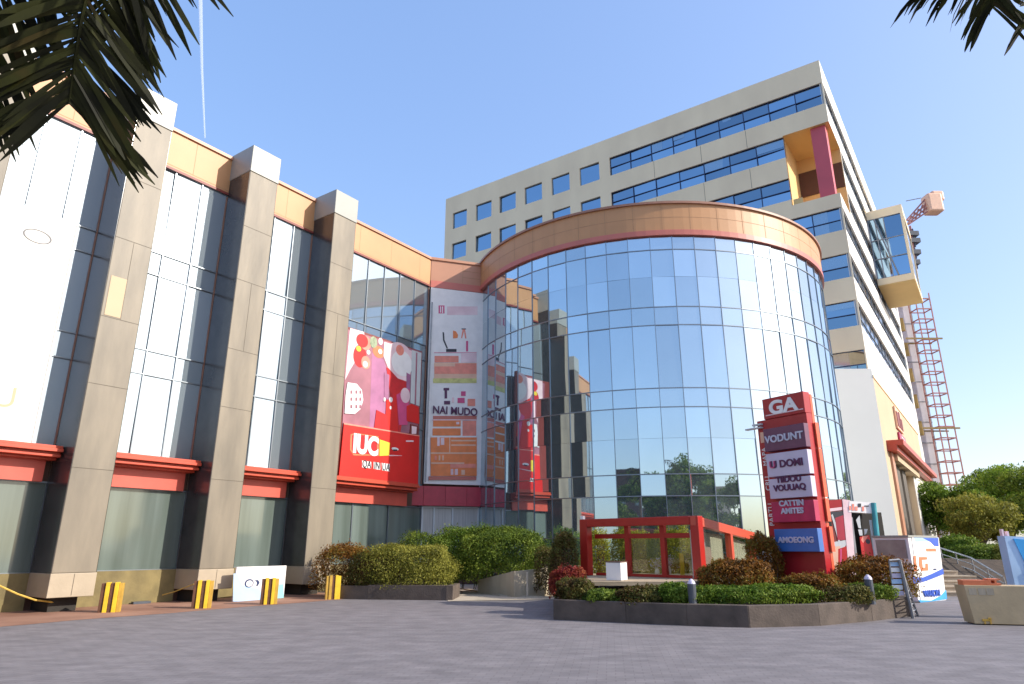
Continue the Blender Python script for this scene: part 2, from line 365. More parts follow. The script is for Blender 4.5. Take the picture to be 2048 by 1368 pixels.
n3 = n_.new('ShaderNodeTexNoise'); n3.inputs['Scale'].default_value = .22; n3.inputs['Detail'].default_value = 5; l_.new(tc_.outputs['Object'], n3.inputs['Vector'])
m3 = n_.new('ShaderNodeMapRange'); m3.inputs[1].default_value = .35; m3.inputs[2].default_value = .65; m3.inputs[3].default_value = .95; m3.inputs[4].default_value = 1.05; l_.new(n3.outputs[0], m3.inputs[0])
pb_ = n_['Principled BSDF']; src = pb_.inputs['Base Color'].links[0].from_socket
v1 = n_.new('ShaderNodeVectorMath'); v1.operation = 'MULTIPLY'; l_.new(src, v1.inputs[0]); l_.new(bk.outputs['Color'], v1.inputs[1])
v2 = n_.new('ShaderNodeVectorMath'); v2.operation = 'SCALE'; l_.new(v1.outputs[0], v2.inputs[0]); l_.new(m3.outputs[0], v2.inputs['Scale']); l_.new(v2.outputs[0], pb_.inputs['Base Color'])
tag(put('ground', g, M['asphalt']), kind='structure')
FW = frame(ab(0, 21.05), RV)          # the plane of the left wing: x along it, y up, z out to the plaza
pv = MB(); edge = []
for k in range(25):
    a = -8 + k * 1.05; edge.append(ab(a, 17.45 + .12 * math.sin(a * 1.7) + .07 * math.sin(a * 4.1), .004))
pl = edge + [ab(17.2, 21.2, .004), ab(-8, 21.2, .004)]; pv.quad(*pl)
tag(put('pavement', pv, M['pave']), kind='structure')
pt = MB(); pt.quad(*[Vector((p.x, p.y, .012)) for p in (ground(895, 1203), ground(1118, 1199), ground(1105, 1178), ground(1000, 1172), ground(905, 1168))])
tag(put('path', pt, M['path']), kind='structure')
# ================================================================== LEFT WING
wing = thing('mall_wing', 'long wing with tan stone pillars and orange fascia, left of the glass drum', 'building', ab(9, 21.3))
b = MB(FW); b.box(-9, 22.85, 0, 15.36, -9, -.12)
put('wall', b, M['brown'], wing)
f = MB(FW)
px_ = [-9] + [3.95 * k for k in range(-1, 6)] + [22.9]
f.box(-9, 22.9, 13.95, 15.3, -.11, 0)
fo = put('fascia', f, M['orange'], wing)
j = MB(FW); j.box(-9, 22.9, 14.02, 14.04, 0, .004)
for k in range(0, 14): j.box(-3 + k * 1.93, -2.985 + k * 1.93, 14.05, 15.3, 0, .003)
put('panel_joint', j, M['joint_or'], fo)
e = MB(FW); e.box(-9, 22.92, 15.3, 15.42, -.2, .07); put('coping', e, M['pinkor'], wing)
e = MB(FW); e.box(-9, 22.9, 13.86, 13.95, -.11, .03); put('fascia_trim', e, M['maroon'], wing)
PA = [(-.1, 1.0), (3.93, 5.05), (7.93, 9.0), (11.9, 13.03), (15.74, 16.87)]
for a0, a1 in PA:
    p = MB(FW); p.box(a0, a1, .95, 14.45, -.1, 1.25); po = put('pillar', p, M['tan'], wing, bevel=.015)
    c = MB(FW); c.box(a0 - .03, a1 + .03, 14.45, 15.5, -.1, 1.28); put('cap', c, M['white_clad'], po, bevel=.02)
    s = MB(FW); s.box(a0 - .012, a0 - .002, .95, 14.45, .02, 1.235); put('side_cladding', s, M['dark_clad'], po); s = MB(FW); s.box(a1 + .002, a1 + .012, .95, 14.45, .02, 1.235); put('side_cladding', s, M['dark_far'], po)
    q = MB(FW); q.box(a0 - .02, a1 + .02, .36, .945, -.1, 1.27); put('base_band', q, M['tanlow'], po, bevel=.015)
    q = MB(FW); q.box(a0 + .2, a1 - .2, -.05, .4, -.1, .9); put('footing', q, M['dark'], po)
    for z in (3.6, 5.9, 7.85, 10.3, 12.3): jm = MB(FW); jm.box(a0 + .01, a1 - .01, z, z + .014, 1.25, 1.254); put('panel_joint', jm, M['joint_tan'], po)
    for z0, z1 in ((7.87, 10.29), (.4, .93)): jm = MB(FW); jm.box((a0 + a1) / 2, (a0 + a1) / 2 + .012, z0, z1, 1.272 if z1 < 1 else 1.25, 1.276 if z1 < 1 else 1.254); put('panel_joint', jm, M['joint_tan'], po)
q = MB(FW); q.box(8.02, 8.46, 7.9, 9.1, 1.255, 1.262); put('repair_panel', q, M['creamy'], wing)
rows = [4.2, 6.75, 7.52, 10.04, 10.80, 13.86]
bays = [(-9, -.1), (1.0, 3.93), (5.05, 7.93), (9.0, 11.9), (13.03, 15.74), (16.87, 22.85)]
for k, (a0, a1) in enumerate(bays):
    n = max(2, round((a1 - a0) / .94)); xs = [a0 + (a1 - a0) * i / n for i in range(n + 1)]
    w = MB(FW); panes(w, xs, rows, -.06, .0035); wo = put('window', w, M['glass'], wing)
    m = MB(FW); bars(m, xs, rows, -.05, -.015, .035); put('mullion', m, M['mull'], wo)
    r_ = MB(FW); r_.box(a1 - .035, a1 - .003, 4.3, 13.8, -.05, -.01); put('side_trim', r_, M['mullred'], wo)
    # cornice: stepped profile
    ca1 = a1 - (.05 if k < 5 else .9)
    c = MB(FW); prof = [(4.2, .62), (4.1, .70), (4.02, .55), (3.97, .58), (3.9, .34), (3.86, .10)]
    zz = [4.2, 4.12, 4.03, 3.98, 3.9, 3.84]; oo = [.66, .72, .56, .60, .36]
    for i in range(5): c.box(a0 + .01, ca1, zz[i + 1], zz[i] - .002, -.1, oo[i])
    put('cornice', c, M['redor'], wing, bevel=.01)
    r2 = MB(FW); r2.box(a0 + .01, ca1 - .15, 3.27, 3.84, -.1, .12); put('red_band', r2, M['redband'], wing)
    s = MB(FW); xs2 = [a0 + (a1 - a0) * i / max(1, n // 2) for i in range(max(1, n // 2) + 1)]
    panes(s, xs2, [.93, 3.27], -.05, .003); so = put('shop_window', s, M['lowglass'], wing)
    m = MB(FW); bars(m, xs2, [.93, 3.27], -.04, -.01, .045); put('mullion', m, M['mull'], so)
    pb = MB(FW); pb.box(a0 + .01, a1 - .01, -.05, .93, -.1, .02 if k != 3 else .03); put('plinth', pb, M['plinth'], wing)
# corner section between the wing and the drum
Wp = ab(22.9, 21.05); Jp = Vector((-1.3, 31.74, 0)); FC = frame(Wp, Jp - Wp)
c = MB(FC); c.box(-.0, 3.2, 0, 15.3, -3.0, -.05); put('corner_wall', c, M['brown'], wing)
c = MB(FC); c.box(.01, 3.0, 14.2, 15.3, -.04, .03); co = put('corner_fascia', c, M['pinkor'], wing)
c = MB(FC); c.box(.01, 3.0, 13.84, 14.2, -.04, .06); put('corner_trim', c, M['salmon_trim'], co)
c = MB(FC); c.box(-.02, 3.0, 15.302, 15.43, -.2, .10); put('coping', c, M['pinkor'], co)
j = MB(FC)
for x in (1.62,): j.box(x, x + .02, 14.2, 15.3, .03, .034)
for z in (14.55, 14.9): j.box(1.62, 3.0, z, z + .02, .03, .035)
put('panel_joint', j, M['joint_or'], co)
c = MB(FC)
for x0, x1 in ((-.85, .0), (.015, 1.0), (1.015, 2.0), (2.015, 3.0)): c.box(x0, x1, 3.35, 4.2, -.04, .22)
put('crimson_band', c, M['crimson'], wing)
c = MB(FC); xs = [.03, .56, 1.41, 2.6]; panes(c, xs, [.9, 1.85, 3.3], -.02); wo = put('shop_window', c, M['curtain'], wing)
c = MB(FC); bars(c, xs, [.9, 1.85, 3.3], -.015, .04, .07); put('mullion', c, M['greyprint'], wo)

# ================================================================== GLASS DRUM
DC = Vector((7.05, 34.33)); DR = 8.95
def dp(ph, r, z): t = R(ph); return (DC.x + r * math.sin(t), DC.y - r * math.cos(t), z)
drum = thing('glass_drum', 'round glass drum with orange fascia band, between the left wing and the office tower', 'building', (DC.x, DC.y, 0))
STEP = 5.83; PH = [3.2 + STEP * k for k in range(-15, 22)]
ZR = [0.0, 1.9, 3.4, 4.2, 6.75, 7.5, 10.08, 10.85, 13.36, 13.95]
gl = MB(); ZP = sorted(ZR + [5.55, 12.15])  # extra splits without mullions, pane tints imitate breaks in the reflection
for i in range(len(PH) - 1):
    p0, p1 = PH[i] + .03, PH[i + 1] - .03
    for k in range(len(ZP) - 1):
        t1, t2 = random.gauss(0, .0045), random.gauss(0, .003) * (ZP[k + 1] - ZP[k])
        A = dp(p0, DR + t1 + t2, ZP[k] + .004); B = dp(p1, DR - t1 + t2, ZP[k] + .004); Cc = dp(p1, DR - t1 - t2, ZP[k + 1] - .004); D = dp(p0, DR + t1 - t2, ZP[k + 1] - .004)
        gl.quad(A, B, Cc, D)
glo = put('curtain_wall', gl, M['drumglass'], drum)
ml = MB()
for ph in PH:
    A, B = Vector(dp(ph, DR + .01, 0)), Vector(dp(ph, DR + .01, 13.95)); t = R(ph); tv = Vector((math.cos(t), math.sin(t), 0)) * .012; rv = Vector((math.sin(t), -math.cos(t), 0)) * .02
    for s1 in (1,):
        ml.quad(A - tv + rv, A + tv + rv, B + tv + rv, B - tv + rv); ml.quad(A - tv - rv, A - tv + rv, B - tv + rv, B - tv - rv); ml.quad(A + tv - rv, A + tv + rv, B + tv + rv, B + tv - rv)
for z in ZR[1:-1]:
    for i in range(len(PH) - 1):
        A, B, A2, B2 = Vector(dp(PH[i], DR + .028, z - .018)), Vector(dp(PH[i + 1], DR + .028, z - .018)), Vector(dp(PH[i], DR + .028, z + .018)), Vector(dp(PH[i + 1], DR + .028, z + .018))
        ml.quad(A, B, B2, A2); I, J2 = Vector(dp(PH[i], DR - .02, z - .018)), Vector(dp(PH[i + 1], DR - .02, z - .018)); ml.quad(I, J2, B, A)
put('mullion', ml, M['mull'], glo)
def ring(mb, r, z0, z1, p0=-84, p1=150, n=94, rin=None):
    rin = rin or r - .35
    for i in range(n):
        a, c = p0 + (p1 - p0) * i / n, p0 + (p1 - p0) * (i + 1) / n
        mb.quad(dp(a, r, z0), dp(c, r, z0), dp(c, r, z1), dp(a, r, z1)); mb.quad(dp(a, rin, z0), dp(c, rin, z0), dp(c, r, z0), dp(a, r, z0)); mb.quad(dp(a, rin, z1), dp(c, rin, z1), dp(c, r, z1), dp(a, r, z1))
q = MB(); ring(q, 9.05, 14.2, 15.4); df = put('fascia', q, M['orange'], drum)
q = MB(); ring(q, 9.08, 13.97, 14.2); put('fascia_trim', q, M['salmon_trim'], drum)
q = MB(); ring(q, 9.14, 15.4, 15.5, rin=8.6); put('coping', q, M['mullred'], drum)
q = MB()
for i in range(0, 30):
    ph = -80 + i * 7.5; t = R(ph); tv = Vector((math.cos(t), math.sin(t), 0)) * .008
    A, B = Vector(dp(ph, 9.056, 14.2)), Vector(dp(ph, 9.056, 15.4)); q.quad(A - tv, A + tv, B + tv, B - tv)
ring(q, 9.055, 14.78, 14.796, rin=9.045); put('panel_joint', q, M['joint_or'], df)
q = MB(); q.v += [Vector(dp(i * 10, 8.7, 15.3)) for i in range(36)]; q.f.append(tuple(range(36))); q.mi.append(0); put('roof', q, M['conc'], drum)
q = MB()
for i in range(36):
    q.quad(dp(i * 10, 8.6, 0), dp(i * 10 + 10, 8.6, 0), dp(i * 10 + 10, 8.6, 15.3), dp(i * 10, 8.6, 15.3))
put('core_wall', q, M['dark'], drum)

# ================================================================== OFFICE TOWER
A0, B0, B1, A1, ZT = 44.7, 4.98, 39.45, 77.0, 34.45
tower = thing('office_tower', 'tall cream office block with blue ribbon windows rising behind the glass drum', 'building', ab((A0 + A1) / 2, 20))
FT = frame(ab(A0, B1), -NV); TW = B1 - B0
X = lambda bb: B1 - bb
lev = [(30.9, 32.6), (27.7, 29.35), (24.4, 26.05), (21.3, 22.95), (18.0, 19.65), (14.75, 16.45), (11.5, 13.2)]
punched = [(36.75, 38.5), (33.8, 35.65), (31.05, 32.9), (28.22, 30.08), (25.4, 27.22), (22.52, 24.4)]
holes = []; strips = []
for k, (z0, z1) in enumerate(lev):
    rb = 8.0 if k in (1, 2) else B0 + .08
    strips.append((X(21.55), X(rb), z0, z1))
holes = list(strips) + [(X(p1), X(p0), z0, z1) for z0, z1 in lev for p0, p1 in punched]
void = (X(8.0), TW, 23.95, 29.43)
wl_ = MB(FT)
hs = [h for h in holes if not (h[0] >= void[0] - .01 and void[2] < h[2] < void[3])]
xs_h = hs + [(void[0], void[1], void[2], void[3])]
wall_holes(wl_, 0, TW, 0, ZT, xs_h, .22)
put('front_wall', wl_, M['cream'], tower)
for k, (x0, x1, z0, z1) in enumerate(strips):
    n = round((x1 - x0) / 1.83); xs = [x0 + (x1 - x0) * i / n for i in range(n + 1)]; ys = [z0, (z0 + z1) / 2 - .05, z1]
    s = MB(FT); panes(s, xs, ys, -.18, .007); so = put('ribbon_window', s, M['towerglass'], tower)
    for i in range(n):
        if random.random() < .38:
            yb = random.choice([ys[1] + .03, ys[0] + .05, z1 - random.uniform(.3, .7)]); s = MB(FT); s.box(xs[i] + .04, xs[i + 1] - random.choice([.04, .04, .9]), yb, z1 - .04, -.172, -.168); put('drawn_blind', s, M['blindglass'], so)
    m = MB(FT); bars(m, xs, ys, -.17, -.11, .05); put('mullion', m, M['navy'], so)
for z0, z1 in lev[:5]:
    for p0, p1 in punched:
        s = MB(FT); panes(s, [X(p1), X(p0)], [z0, z1], -.18, .012); so = put('window', s, M['towerglass'], tower)
        m = MB(FT); bars(m, [X(p1) + .02, X(p0) - .02], [z0 + .02, z1 - .02], -.17, -.12, .05); put('window_frame', m, M['mull'], so)
j = MB(FT)
for x in [X(b_) for b_ in (10.5, 13.9, 17.7)]:
    for z0, z1 in ((29.4, 30.85), (26.1, 27.65), (23, 24.35)): j.box(x, x + .025, z0, z1, 0, .003)
put('render_joint', j, M['joint'], tower)
# right side face
FR = frame(ab(0, B0), RV)
rs = MB(FR); sholes = [(A0 + .08 if k not in (1, 2) else 48.9, A1 - 1.5, z0, z1) for k, (z0, z1) in enumerate(lev[:6])]
wall_holes(rs, A0, A1, 0, ZT, sholes + [(A0, 48.7, 23.95, 29.43)], .22); put('side_wall', rs, M['white'], tower)
for (x0, x1, z0, z1) in sholes:
    n = round((x1 - x0) / 1.9); xs = [x0 + (x1 - x0) * i / n for i in range(n + 1)]; ys = [z0, (z0 + z1) / 2, z1]
    s = MB(FR); panes(s, xs, ys, -.18, .005); so = put('side_ribbon_window', s, M['towerglass2'], tower)
    m = MB(FR); bars(m, xs, ys, -.17, -.13, .05); put('mullion', m, M['mull'], so)
# rest of the shell + loggia
sh = MB(frame(ab(0, B0), RV))
W_ = B1 - B0
sh.quad((A1, 0, 0), (A1, 0, -W_), (A1, ZT, -W_), (A1, ZT, 0)); sh.quad((A0, 0, -W_), (A1, 0, -W_), (A1, ZT, -W_), (A0, ZT, -W_))
sh.quad((A0, ZT - .3, 0), (A1, ZT - .3, 0), (A1, ZT - .3, -W_), (A0, ZT - .3, -W_)); put('rear_wall', sh, M['cream'], tower)
lg = MB(frame(ab(0, B0), RV)); d = -(8.0 - B0); e = 48.7
lg.quad((A0, 29.43, 0), (e, 29.43, 0), (e, 29.43, d), (A0, 29.43, d)); lg.quad((A0, 23.95, 0), (e, 23.95, 0), (e, 23.95, d), (A0, 23.95, d))
lg.quad((A0, 23.95, d), (e, 23.95, d), (e, 29.43, d), (A0, 29.43, d)); lg.quad((e, 23.95, 0), (e, 23.95, d), (e, 29.43, d), (e, 29.43, 0))
lo = put('loggia', lg, M['yellowish'], tower)
q = MB(frame(ab(0, B0), RV)); q.box(e - .05, e - .004, 26.3, 28.3, d + .02, -.05); put('loggia_window', q, M['brown'], lo)
q = MB(frame(ab(0, B0), RV)); q.box(A0 + .25, A0 + 1.05, 23.95, 29.43, -1.25, -.3); put('column', q, M['colred'], tower, bevel=.02)
q = MB(frame(ab(0, B0), RV)); q.box(A0 + .1, A0 + .3, 23.95, 24.4, d + .1, d + .7); put('loggia_block', q, M['yellowish'], lo)
# oriel bay
oa0, oa1, ob0, ob1, oz0, oz1 = 60.0, 66.8, 2.3, B0, 22.35, 29.1
oi = MB(FR)
oi.box(oa0, oa1, oz0, oz0 + .55, .002, B0 - ob0); oi.box(oa0, oa1, oz1 - .75, oz1, .002, B0 - ob0)
oi.box(oa0, oa0 + .2, oz0 + .55, oz1 - .75, B0 - ob0 - .2, B0 - ob0); oi.box(oa1 - .2, oa1, oz0 + .55, oz1 - .75, B0 - ob0 - .2, B0 - ob0)
oo = put('oriel', oi, M['cream'], tower)
q = MB(FR); q.box(oa0 + .05, oa1 - .05, oz0 - .06, oz0 - .004, .002, B0 - ob0 - .05); put('oriel_soffit', q, M['yellowish'], oo)
FO = frame(ab(oa0 + .08, B0), -NV)
q = MB(FO); xs = [0.03, .55, 1.2, 2.5]; ys = [oz0 + .55, oz0 + 2.3, oz0 + 4.0, oz1 - .75]; panes(q, xs, ys, 0, .01); so = put('oriel_window', q, M['towerglass'], oo)
q = MB(FO); bars(q, xs, ys, .005, .06, .08); q.tube([(.5, oz1 - .8, .06), (1.6, oz0 + .6, .06)], .06, 6); put('mullion', q, M['steel'], so)
q = MB(FR); xs = [oa0 + .2 + k * 1.07 for k in range(7)]; panes(q, xs, ys, B0 - ob0 - .08, .01); put('oriel_window', q, M['towerglass2'], oo)
q = MB(FR)
for k in range(6):
    z = 25.5 - k * 2.7; q.prism([(A1 - .3, z), (A1 + 1.1, z + .3), (A1 + .5, z + .8 + .3 * (k % 2)), (A1 + .1, z + 1.5)], .0, .3)
put('end_bracket', q, M['gold'], tower)
q = MB(FR); q.box(oa1, A1 - 2, ZT - .0, ZT + 1.6, -3, -1.2); put('roof_room', q, M['white'], tower)
# ================================================================== LOW ANNEX on the right
az0 = 42.3; bz = 4.55; ztop = 11.35
annex = thing('white_annex', 'low white block with red awning and doorway at the foot of the tower', 'building', ab(55, bz + .3))
Pc = ab(az0, bz)
P1 = at(1676, 738, 1); 
dd = ray(1676, 738); k = (ztop - EYE) / dd.z; Pl = Vector((dd.x * k, dd.y * k, 0))
FA = frame(Pl, Pc - Pl); LA = (Pc - Pl).length
q = MB(WORLD); _b = ab(az0 + 3, bz + .06); _l = Pl + (Pl - Pc).normalized() * 1.2; q.prism([(_l.x, _l.y), (Pc.x, Pc.y), (_b.x, _b.y), (_l.x - .5, _l.y + 3)], 0, ztop + .01); put('curved_wall', q, M['white'], annex)
FB = frame(ab(0, bz), RV)
q = MB(FB)
wall_holes(q, az0, 67.6, 0, ztop - .5, [(45.4, 56.0, 0, 6.4)], .6); put('wall', q, M['creamy'], annex)
q = MB(FB); q.box(az0, 67.6, ztop - .5, ztop - .35, -1.5, .05); q.box(67.5, 67.6, 0, ztop - .51, -.4, -.01); put('coping', q, M['cream'], annex)
q = MB(FB); q.box(56.1, 67.55, 0, 6.7, .003, .05); put('white_panel', q, M['white'], annex)
q = MB(FB); q.box(43.6, 67.4, 7.1, 7.4, .0, .85); q.box(43.6, 67.4, 6.8, 7.098, .0, .5); put('awning', q, M['redor'], annex)
q = MB(FB); q.box(45.2, 58.0, 6.4, 6.79, .003, .3); put('lintel', q, M['creamy'], annex)
q = MB(FB); q.box(45.4, 56, 0, 6.4, -.9, -.59); dr = put('doorway', q, M['dark'], annex)
q = MB(FB)
for x in (45.42, 47.4, 50.6): q.box(x, x + (1.9 if x > 46 else 1.0), 0, 6.4, -.58, -.1)
put('pilaster', q, M['doorgrey'], dr)
q = MB(FB); q.box(44.2, 45.3, 0, 6.8, .003, .12); put('red_post', q, M['pinkor'], annex)
sg = thing('wall_sign', 'small framed emblem above a red name plate on the annex wall over the awning', 'sign', ab(52, bz, 8.5))
FS = frame(ab(52, bz - .03, -.9), RV)
q = MB(FS); q.box(-1.8, 1.6, 9.95, 11.4, 0, .1); put('emblem_panel', q, M['peach'], sg)
q = MB(FS); q.box(-1.6, -.4, 10.1, 11.1, .1, .14); q.box(-.1, .4, 10.1, 11.25, .1, .14); q.box(.7, 1.3, 10.1, 10.9, .1, .14); put('emblem', q, M['maroon'], sg)
q = MB(FS); q.box(-1.6, 2.0, 9.0, 9.7, 0, .1); put('name_plate', q, M['pinksign'], sg)
text('MOON', FS, .2, 9.35, .5, M['offwhite'], sg, z=.1, wscale=1.3)
cb = thing('canopy_beam', 'brown horizontal canopy beam sticking out past the annex end', 'canopy', (33.9, 55.5, 0))
q = MB(); a_, b_ = at(1868, 1042, 56), at(1962, 1042, 56)
q.box(a_.x, b_.x, 55.5, 56.5, a_.z - .22, a_.z + .22); put('beam', q, M['mullred'], cb)
q = MB(); q.tube([(a_.x + .15, 56, 0), (a_.x + .15, 56, a_.z - .2)], .1); put('post', q, M['mullred'], cb)
# ================================================================== SIGNS ON THE FACADE
# vertical panel on the corner section
vp = thing('vertical_sign_panel', 'tall narrow white panel with an orange and grey poster beside the drum', 'sign', (Wp + Jp) / 2 + UP * 4.3)
q = MB(FC); q.box(.02, 2.72, 4.3, 13.78, .035, .16); put('panel', q, M['offwhite'], vp, bevel=.01)
F2 = frame(FC @ Vector((0, 0, .17)), Jp - Wp)
names = ['greyprint', 'pinkink', 'palepink', 'blackink', 'orangeprint', 'coralprint', 'peach', 'oliveprint', 'plum', 'offwhite', 'salmon_trim', 'crimson']
def art(F, parent, names, shapes, name='picture', thick=.004):
    q = MB(F); lay = 0
    for s in shapes:
        q.m = names.index(s[0]); lay += 1; pts = s[1]; z0 = .001 + lay * .0012
        if len(pts) == 2: (x0, y0), (x1, y1) = pts; pts = [(x0, y0), (x1, y0), (x1, y1), (x0, y1)]
        loc = [pix(F, *p) for p in pts]
        if len(s) > 2 and s[2] == 'e':      # ellipse in the box
            cx = sum(p[0] for p in loc) / 4; cy = sum(p[1] for p in loc) / 4; rx = abs(loc[1][0] - loc[0][0]) / 2; ry = abs(loc[2][1] - loc[1][1]) / 2
            loc = [(cx + rx * math.cos(t * .2618), cy + ry * math.sin(t * .2618)) for t in range(24)]
        q.prism(loc, 0.0, z0 + thick)
    return put(name, q, [M[n] for n in names], parent)
sh_ = [('offwhite', [(866, 604), (955, 604), (952, 962), (860, 962)]), ('pinkink', [(877, 611), (889, 627)]), ('offwhite', [(880, 613), (882, 625)]), ('offwhite', [(884, 613), (886, 626)]),
 ('palepink', [(894, 613), (955, 630)]), ('blackink', [(885, 664), (888, 665), (889, 680), (896, 697), (893, 697), (886, 681)]), ('blackink', [(892, 698), (913, 704)]),
 ('orangeprint', [(906, 661), (912, 663), (916, 670), (915, 676), (906, 677)]), ('blackink', [(923, 657), (932, 659)]), ('coralprint', [(925, 659), (930, 659), (933, 677), (930, 677), (928, 662), (924, 677), (922, 676)]),
 ('pinkink', [(932, 682), (936, 703)]), ('pinkink', [(868, 705), (953, 706)]), ('palepink', [(922, 707), (953, 725)]), ('coralprint', [(869, 712), (917, 725)]), ('peach', [(868, 726), (953, 760)]), ('coralprint', [(910, 727), (953, 733)]),
 ('coralprint', [(869, 733), (953, 748)]), ('oliveprint', [(866, 757), (953, 766)]), ('plum', [(887, 776), (898, 781)]), ('plum', [(889, 781), (894, 797)]), ('plum', [(888, 802), (900, 809)]), ('pinkink', [(922, 783), (931, 792)]),
 ('pinkink', [(915, 796), (929, 806)]), ('palepink', [(904, 795), (908, 805)]), ('coralprint', [(935, 798), (950, 812)]), ('salmon_trim', [(866, 832), (953, 840)]), ('palepink', [(864, 839), (953, 841)]),
 ('orangeprint', [(866, 841), (921, 853)]), ('orangeprint', [(865, 857), (921, 871)]), ('coralprint', [(925, 842), (952, 873)]), ('palepink', [(882 + 30, 844), (882 + 36, 849)]),
 ('offwhite', [(862, 872), (953, 875)]), ('orangeprint', [(861, 875), (953, 952)]), ('peach', [(898, 875), (900, 906)]), ('peach', [(902, 880), (951, 883)]), ('peach', [(902, 889), (951, 892)]), ('palepink', [(874, 875), (879, 892)]), ('palepink', [(881, 876), (888, 890)]),
 ('peach', [(861, 905), (953, 908)]), ('coralprint', [(869, 912), (873, 920)]), ('peach', [(877, 911), (880, 921)]), ('peach', [(884, 911), (887, 921)]), ('peach', [(862, 925), (928, 928)]), ('coralprint', [(900, 928), (951, 936)]),
 ('palepink', [(901, 938), (906, 950)]), ('palepink', [(909, 938), (915, 950)]), ('peach', [(922, 940), (929, 950)]), ('salmon_trim', [(857, 953), (952, 960)])]
art(F2, vp, names, sh_)
x_, y_ = pix(F2, 910, 823); text('NAI MUDO', F2, x_, y_, .50, M['plum'], vp, z=.055, wscale=.86, bold=.01)
q = MB(FC); q.box(.06, .12, 4.4, 13.0, .165, .2); put('edge_trim', q, M['steel'], vp)
pr = MB(FC); pr.tube([(2.82, 4.2, .12), (2.82, 13.8, .12)], .055, 8); pr.box(2.7, 2.82, 9.4, 9.46, .1, .14); pr.box(2.7, 2.82, 6.6, 6.66, .1, .14)
put('downpipe', pr, M['offwhite'], wing)
# big red billboard
FBb = frame(ab(0, 20.45), RV)
bb = thing('red_billboard', 'large red and pink billboard with balloons, resting on the cornice beside the third pillar', 'billboard', ab(19.3, 20.5, 4.25))
q = MB(FBb); q.box(16.95, 21.9, 4.24, 10.2, -.22, -.02); put('backing', q, M['maroon'], bb)
q = MB(FBb); q.tube([(17.5, 4.3, -.3), (17.5, 10, -.3)], .05); q.tube([(21.5, 4.3, -.3), (21.5, 10, -.3)], .05)
for z in (5.5, 9): q.tube([(21.5, z, -.28), (21.5, z, -.6)], .04)
put('support_frame', q, M['steel'], bb)
nm = ['mauve', 'palepink', 'cherry', 'coralprint', 'offwhite', 'magenta', 'brightred', 'lemon', 'greenprint', 'greyprint', 'blackink', 'maroon', 'orangeink', 'pinkink']
E_ = 'e'
sh_ = [('mauve', [(693, 658), (843, 704), (835, 866), (684, 866)]), ('palepink', [(700, 656), (728, 664), (730, 690), (712, 720), (700, 740), (690, 760)]),
 ('magenta', [(744, 705), (768, 720), (775, 745), (770, 800), (780, 866), (738, 866)]), ('cherry', [(706, 690), (733, 735)], E_), ('coralprint', [(720, 672), (742, 700)], E_), ('cherry', [(712, 668), (736, 695)], E_),
 ('lemon', [(712, 692), (722, 703)], E_), ('orangeink', [(745, 692), (768, 716)], E_), ('coralprint', [(722, 712), (740, 738)], E_), ('offwhite', [(733, 700), (740, 709)], E_), ('offwhite', [(756, 698), (764, 708)], E_), ('peach' if False else 'palepink', [(725, 722), (735, 735)], E_), ('greenprint', [(739, 673), (754, 696)], E_), ('palepink', [(756, 676), (765, 690)], E_),
 ('cherry', [(772, 735), (812, 745), (812, 790), (800, 866), (772, 866), (780, 790)]), ('magenta', [(768, 745), (778, 750), (776, 800), (768, 795)]),
 ('palepink', [(768, 684), (824, 702), (822, 735), (818, 765), (795, 757), (775, 735), (766, 712)]), ('palepink', [(770, 686), (826, 750)], E_), ('offwhite', [(782, 702), (824, 752)], E_), ('coralprint', [(791, 690), (807, 711)], E_),
 ('greyprint', [(823, 700), (842, 706), (838, 812), (820, 806)]), ('mauve', [(831, 705), (834, 706), (831, 812), (828, 810)]), ('magenta', [(812, 745), (820, 750), (818, 790), (812, 780)]),
 ('pinkink', [(792, 790), (808, 780), (818, 778), (814, 850), (797, 850)]), ('palepink', [(800, 776), (819, 806)], E_), ('brightred', [(772, 800), (792, 800), (795, 866), (768, 866)]), ('cherry', [(752, 820), (772, 830), (778, 866), (746, 866)]),
 ('offwhite', [(777, 794), (784, 805)], E_), ('offwhite', [(778, 812), (782, 819)], E_), ('offwhite', [(766, 795), (770, 803)], E_),
 ('brightred', [(812, 812), (822, 808), (836, 814), (837, 848), (812, 842)]), ('maroon', [(820, 848), (836, 852), (835, 872), (818, 870)]), ('palepink', [(822, 852), (832, 854), (831, 868), (822, 868)]),
 ('offwhite', [(694, 765), (712, 768), (722, 780), (725, 800), (720, 818), (708, 828), (688, 827), (690, 790)])]
for yy in (781, 795, 810):
    for xx in (699, 709, 717): sh_.append(('mauve', [(xx, yy), (xx + 4, yy + 7)]))
sh_ += [('brightred', [(686, 848), (837, 873), (834, 972), (676, 954)]), ('coralprint', [(686, 846), (837, 871), (837, 873), (686, 849)]),
 ('orangeink', [(699, 869), (708, 866), (755, 873), (756, 912), (705, 911), (698, 900)]), ('cherry', [(702, 871), (709, 868), (752, 875), (752, 909), (706, 908), (701, 899)]),
 ('lemon', [(757, 879), (778, 886), (776, 911), (757, 912)]), ('palepink', [(776, 910), (802, 911), (802, 912), (776, 912)]), ('offwhite', [(781, 895), (795, 901)], E_), ('blackink', [(784, 899), (792, 902)]), ('palepink', [(810, 881), (825, 884)])]
sh_ += [('offwhite', [(722, 921), (740, 924), (740, 937), (722, 935)]), ('offwhite', [(745, 924), (758, 926), (758, 940), (745, 938)]), ('offwhite', [(761, 926), (777, 928), (777, 943), (762, 941)])]
art(FBb, bb, nm, sh_)
x_, y_ = pix(FBb, 729, 892); text('IUC', FBb, x_, y_, 1.0, M['offwhite'], bb, z=.06, wscale=.82, bold=.05)
for s_, p in (('QA', (731, 929)), ('IN', (751.5, 932)), ('UA', (769.5, 935))):
    x_, y_ = pix(FBb, *p); text(s_, FBb, x_, y_, .42, M['blackink'], bb, z=.065, wscale=.75)
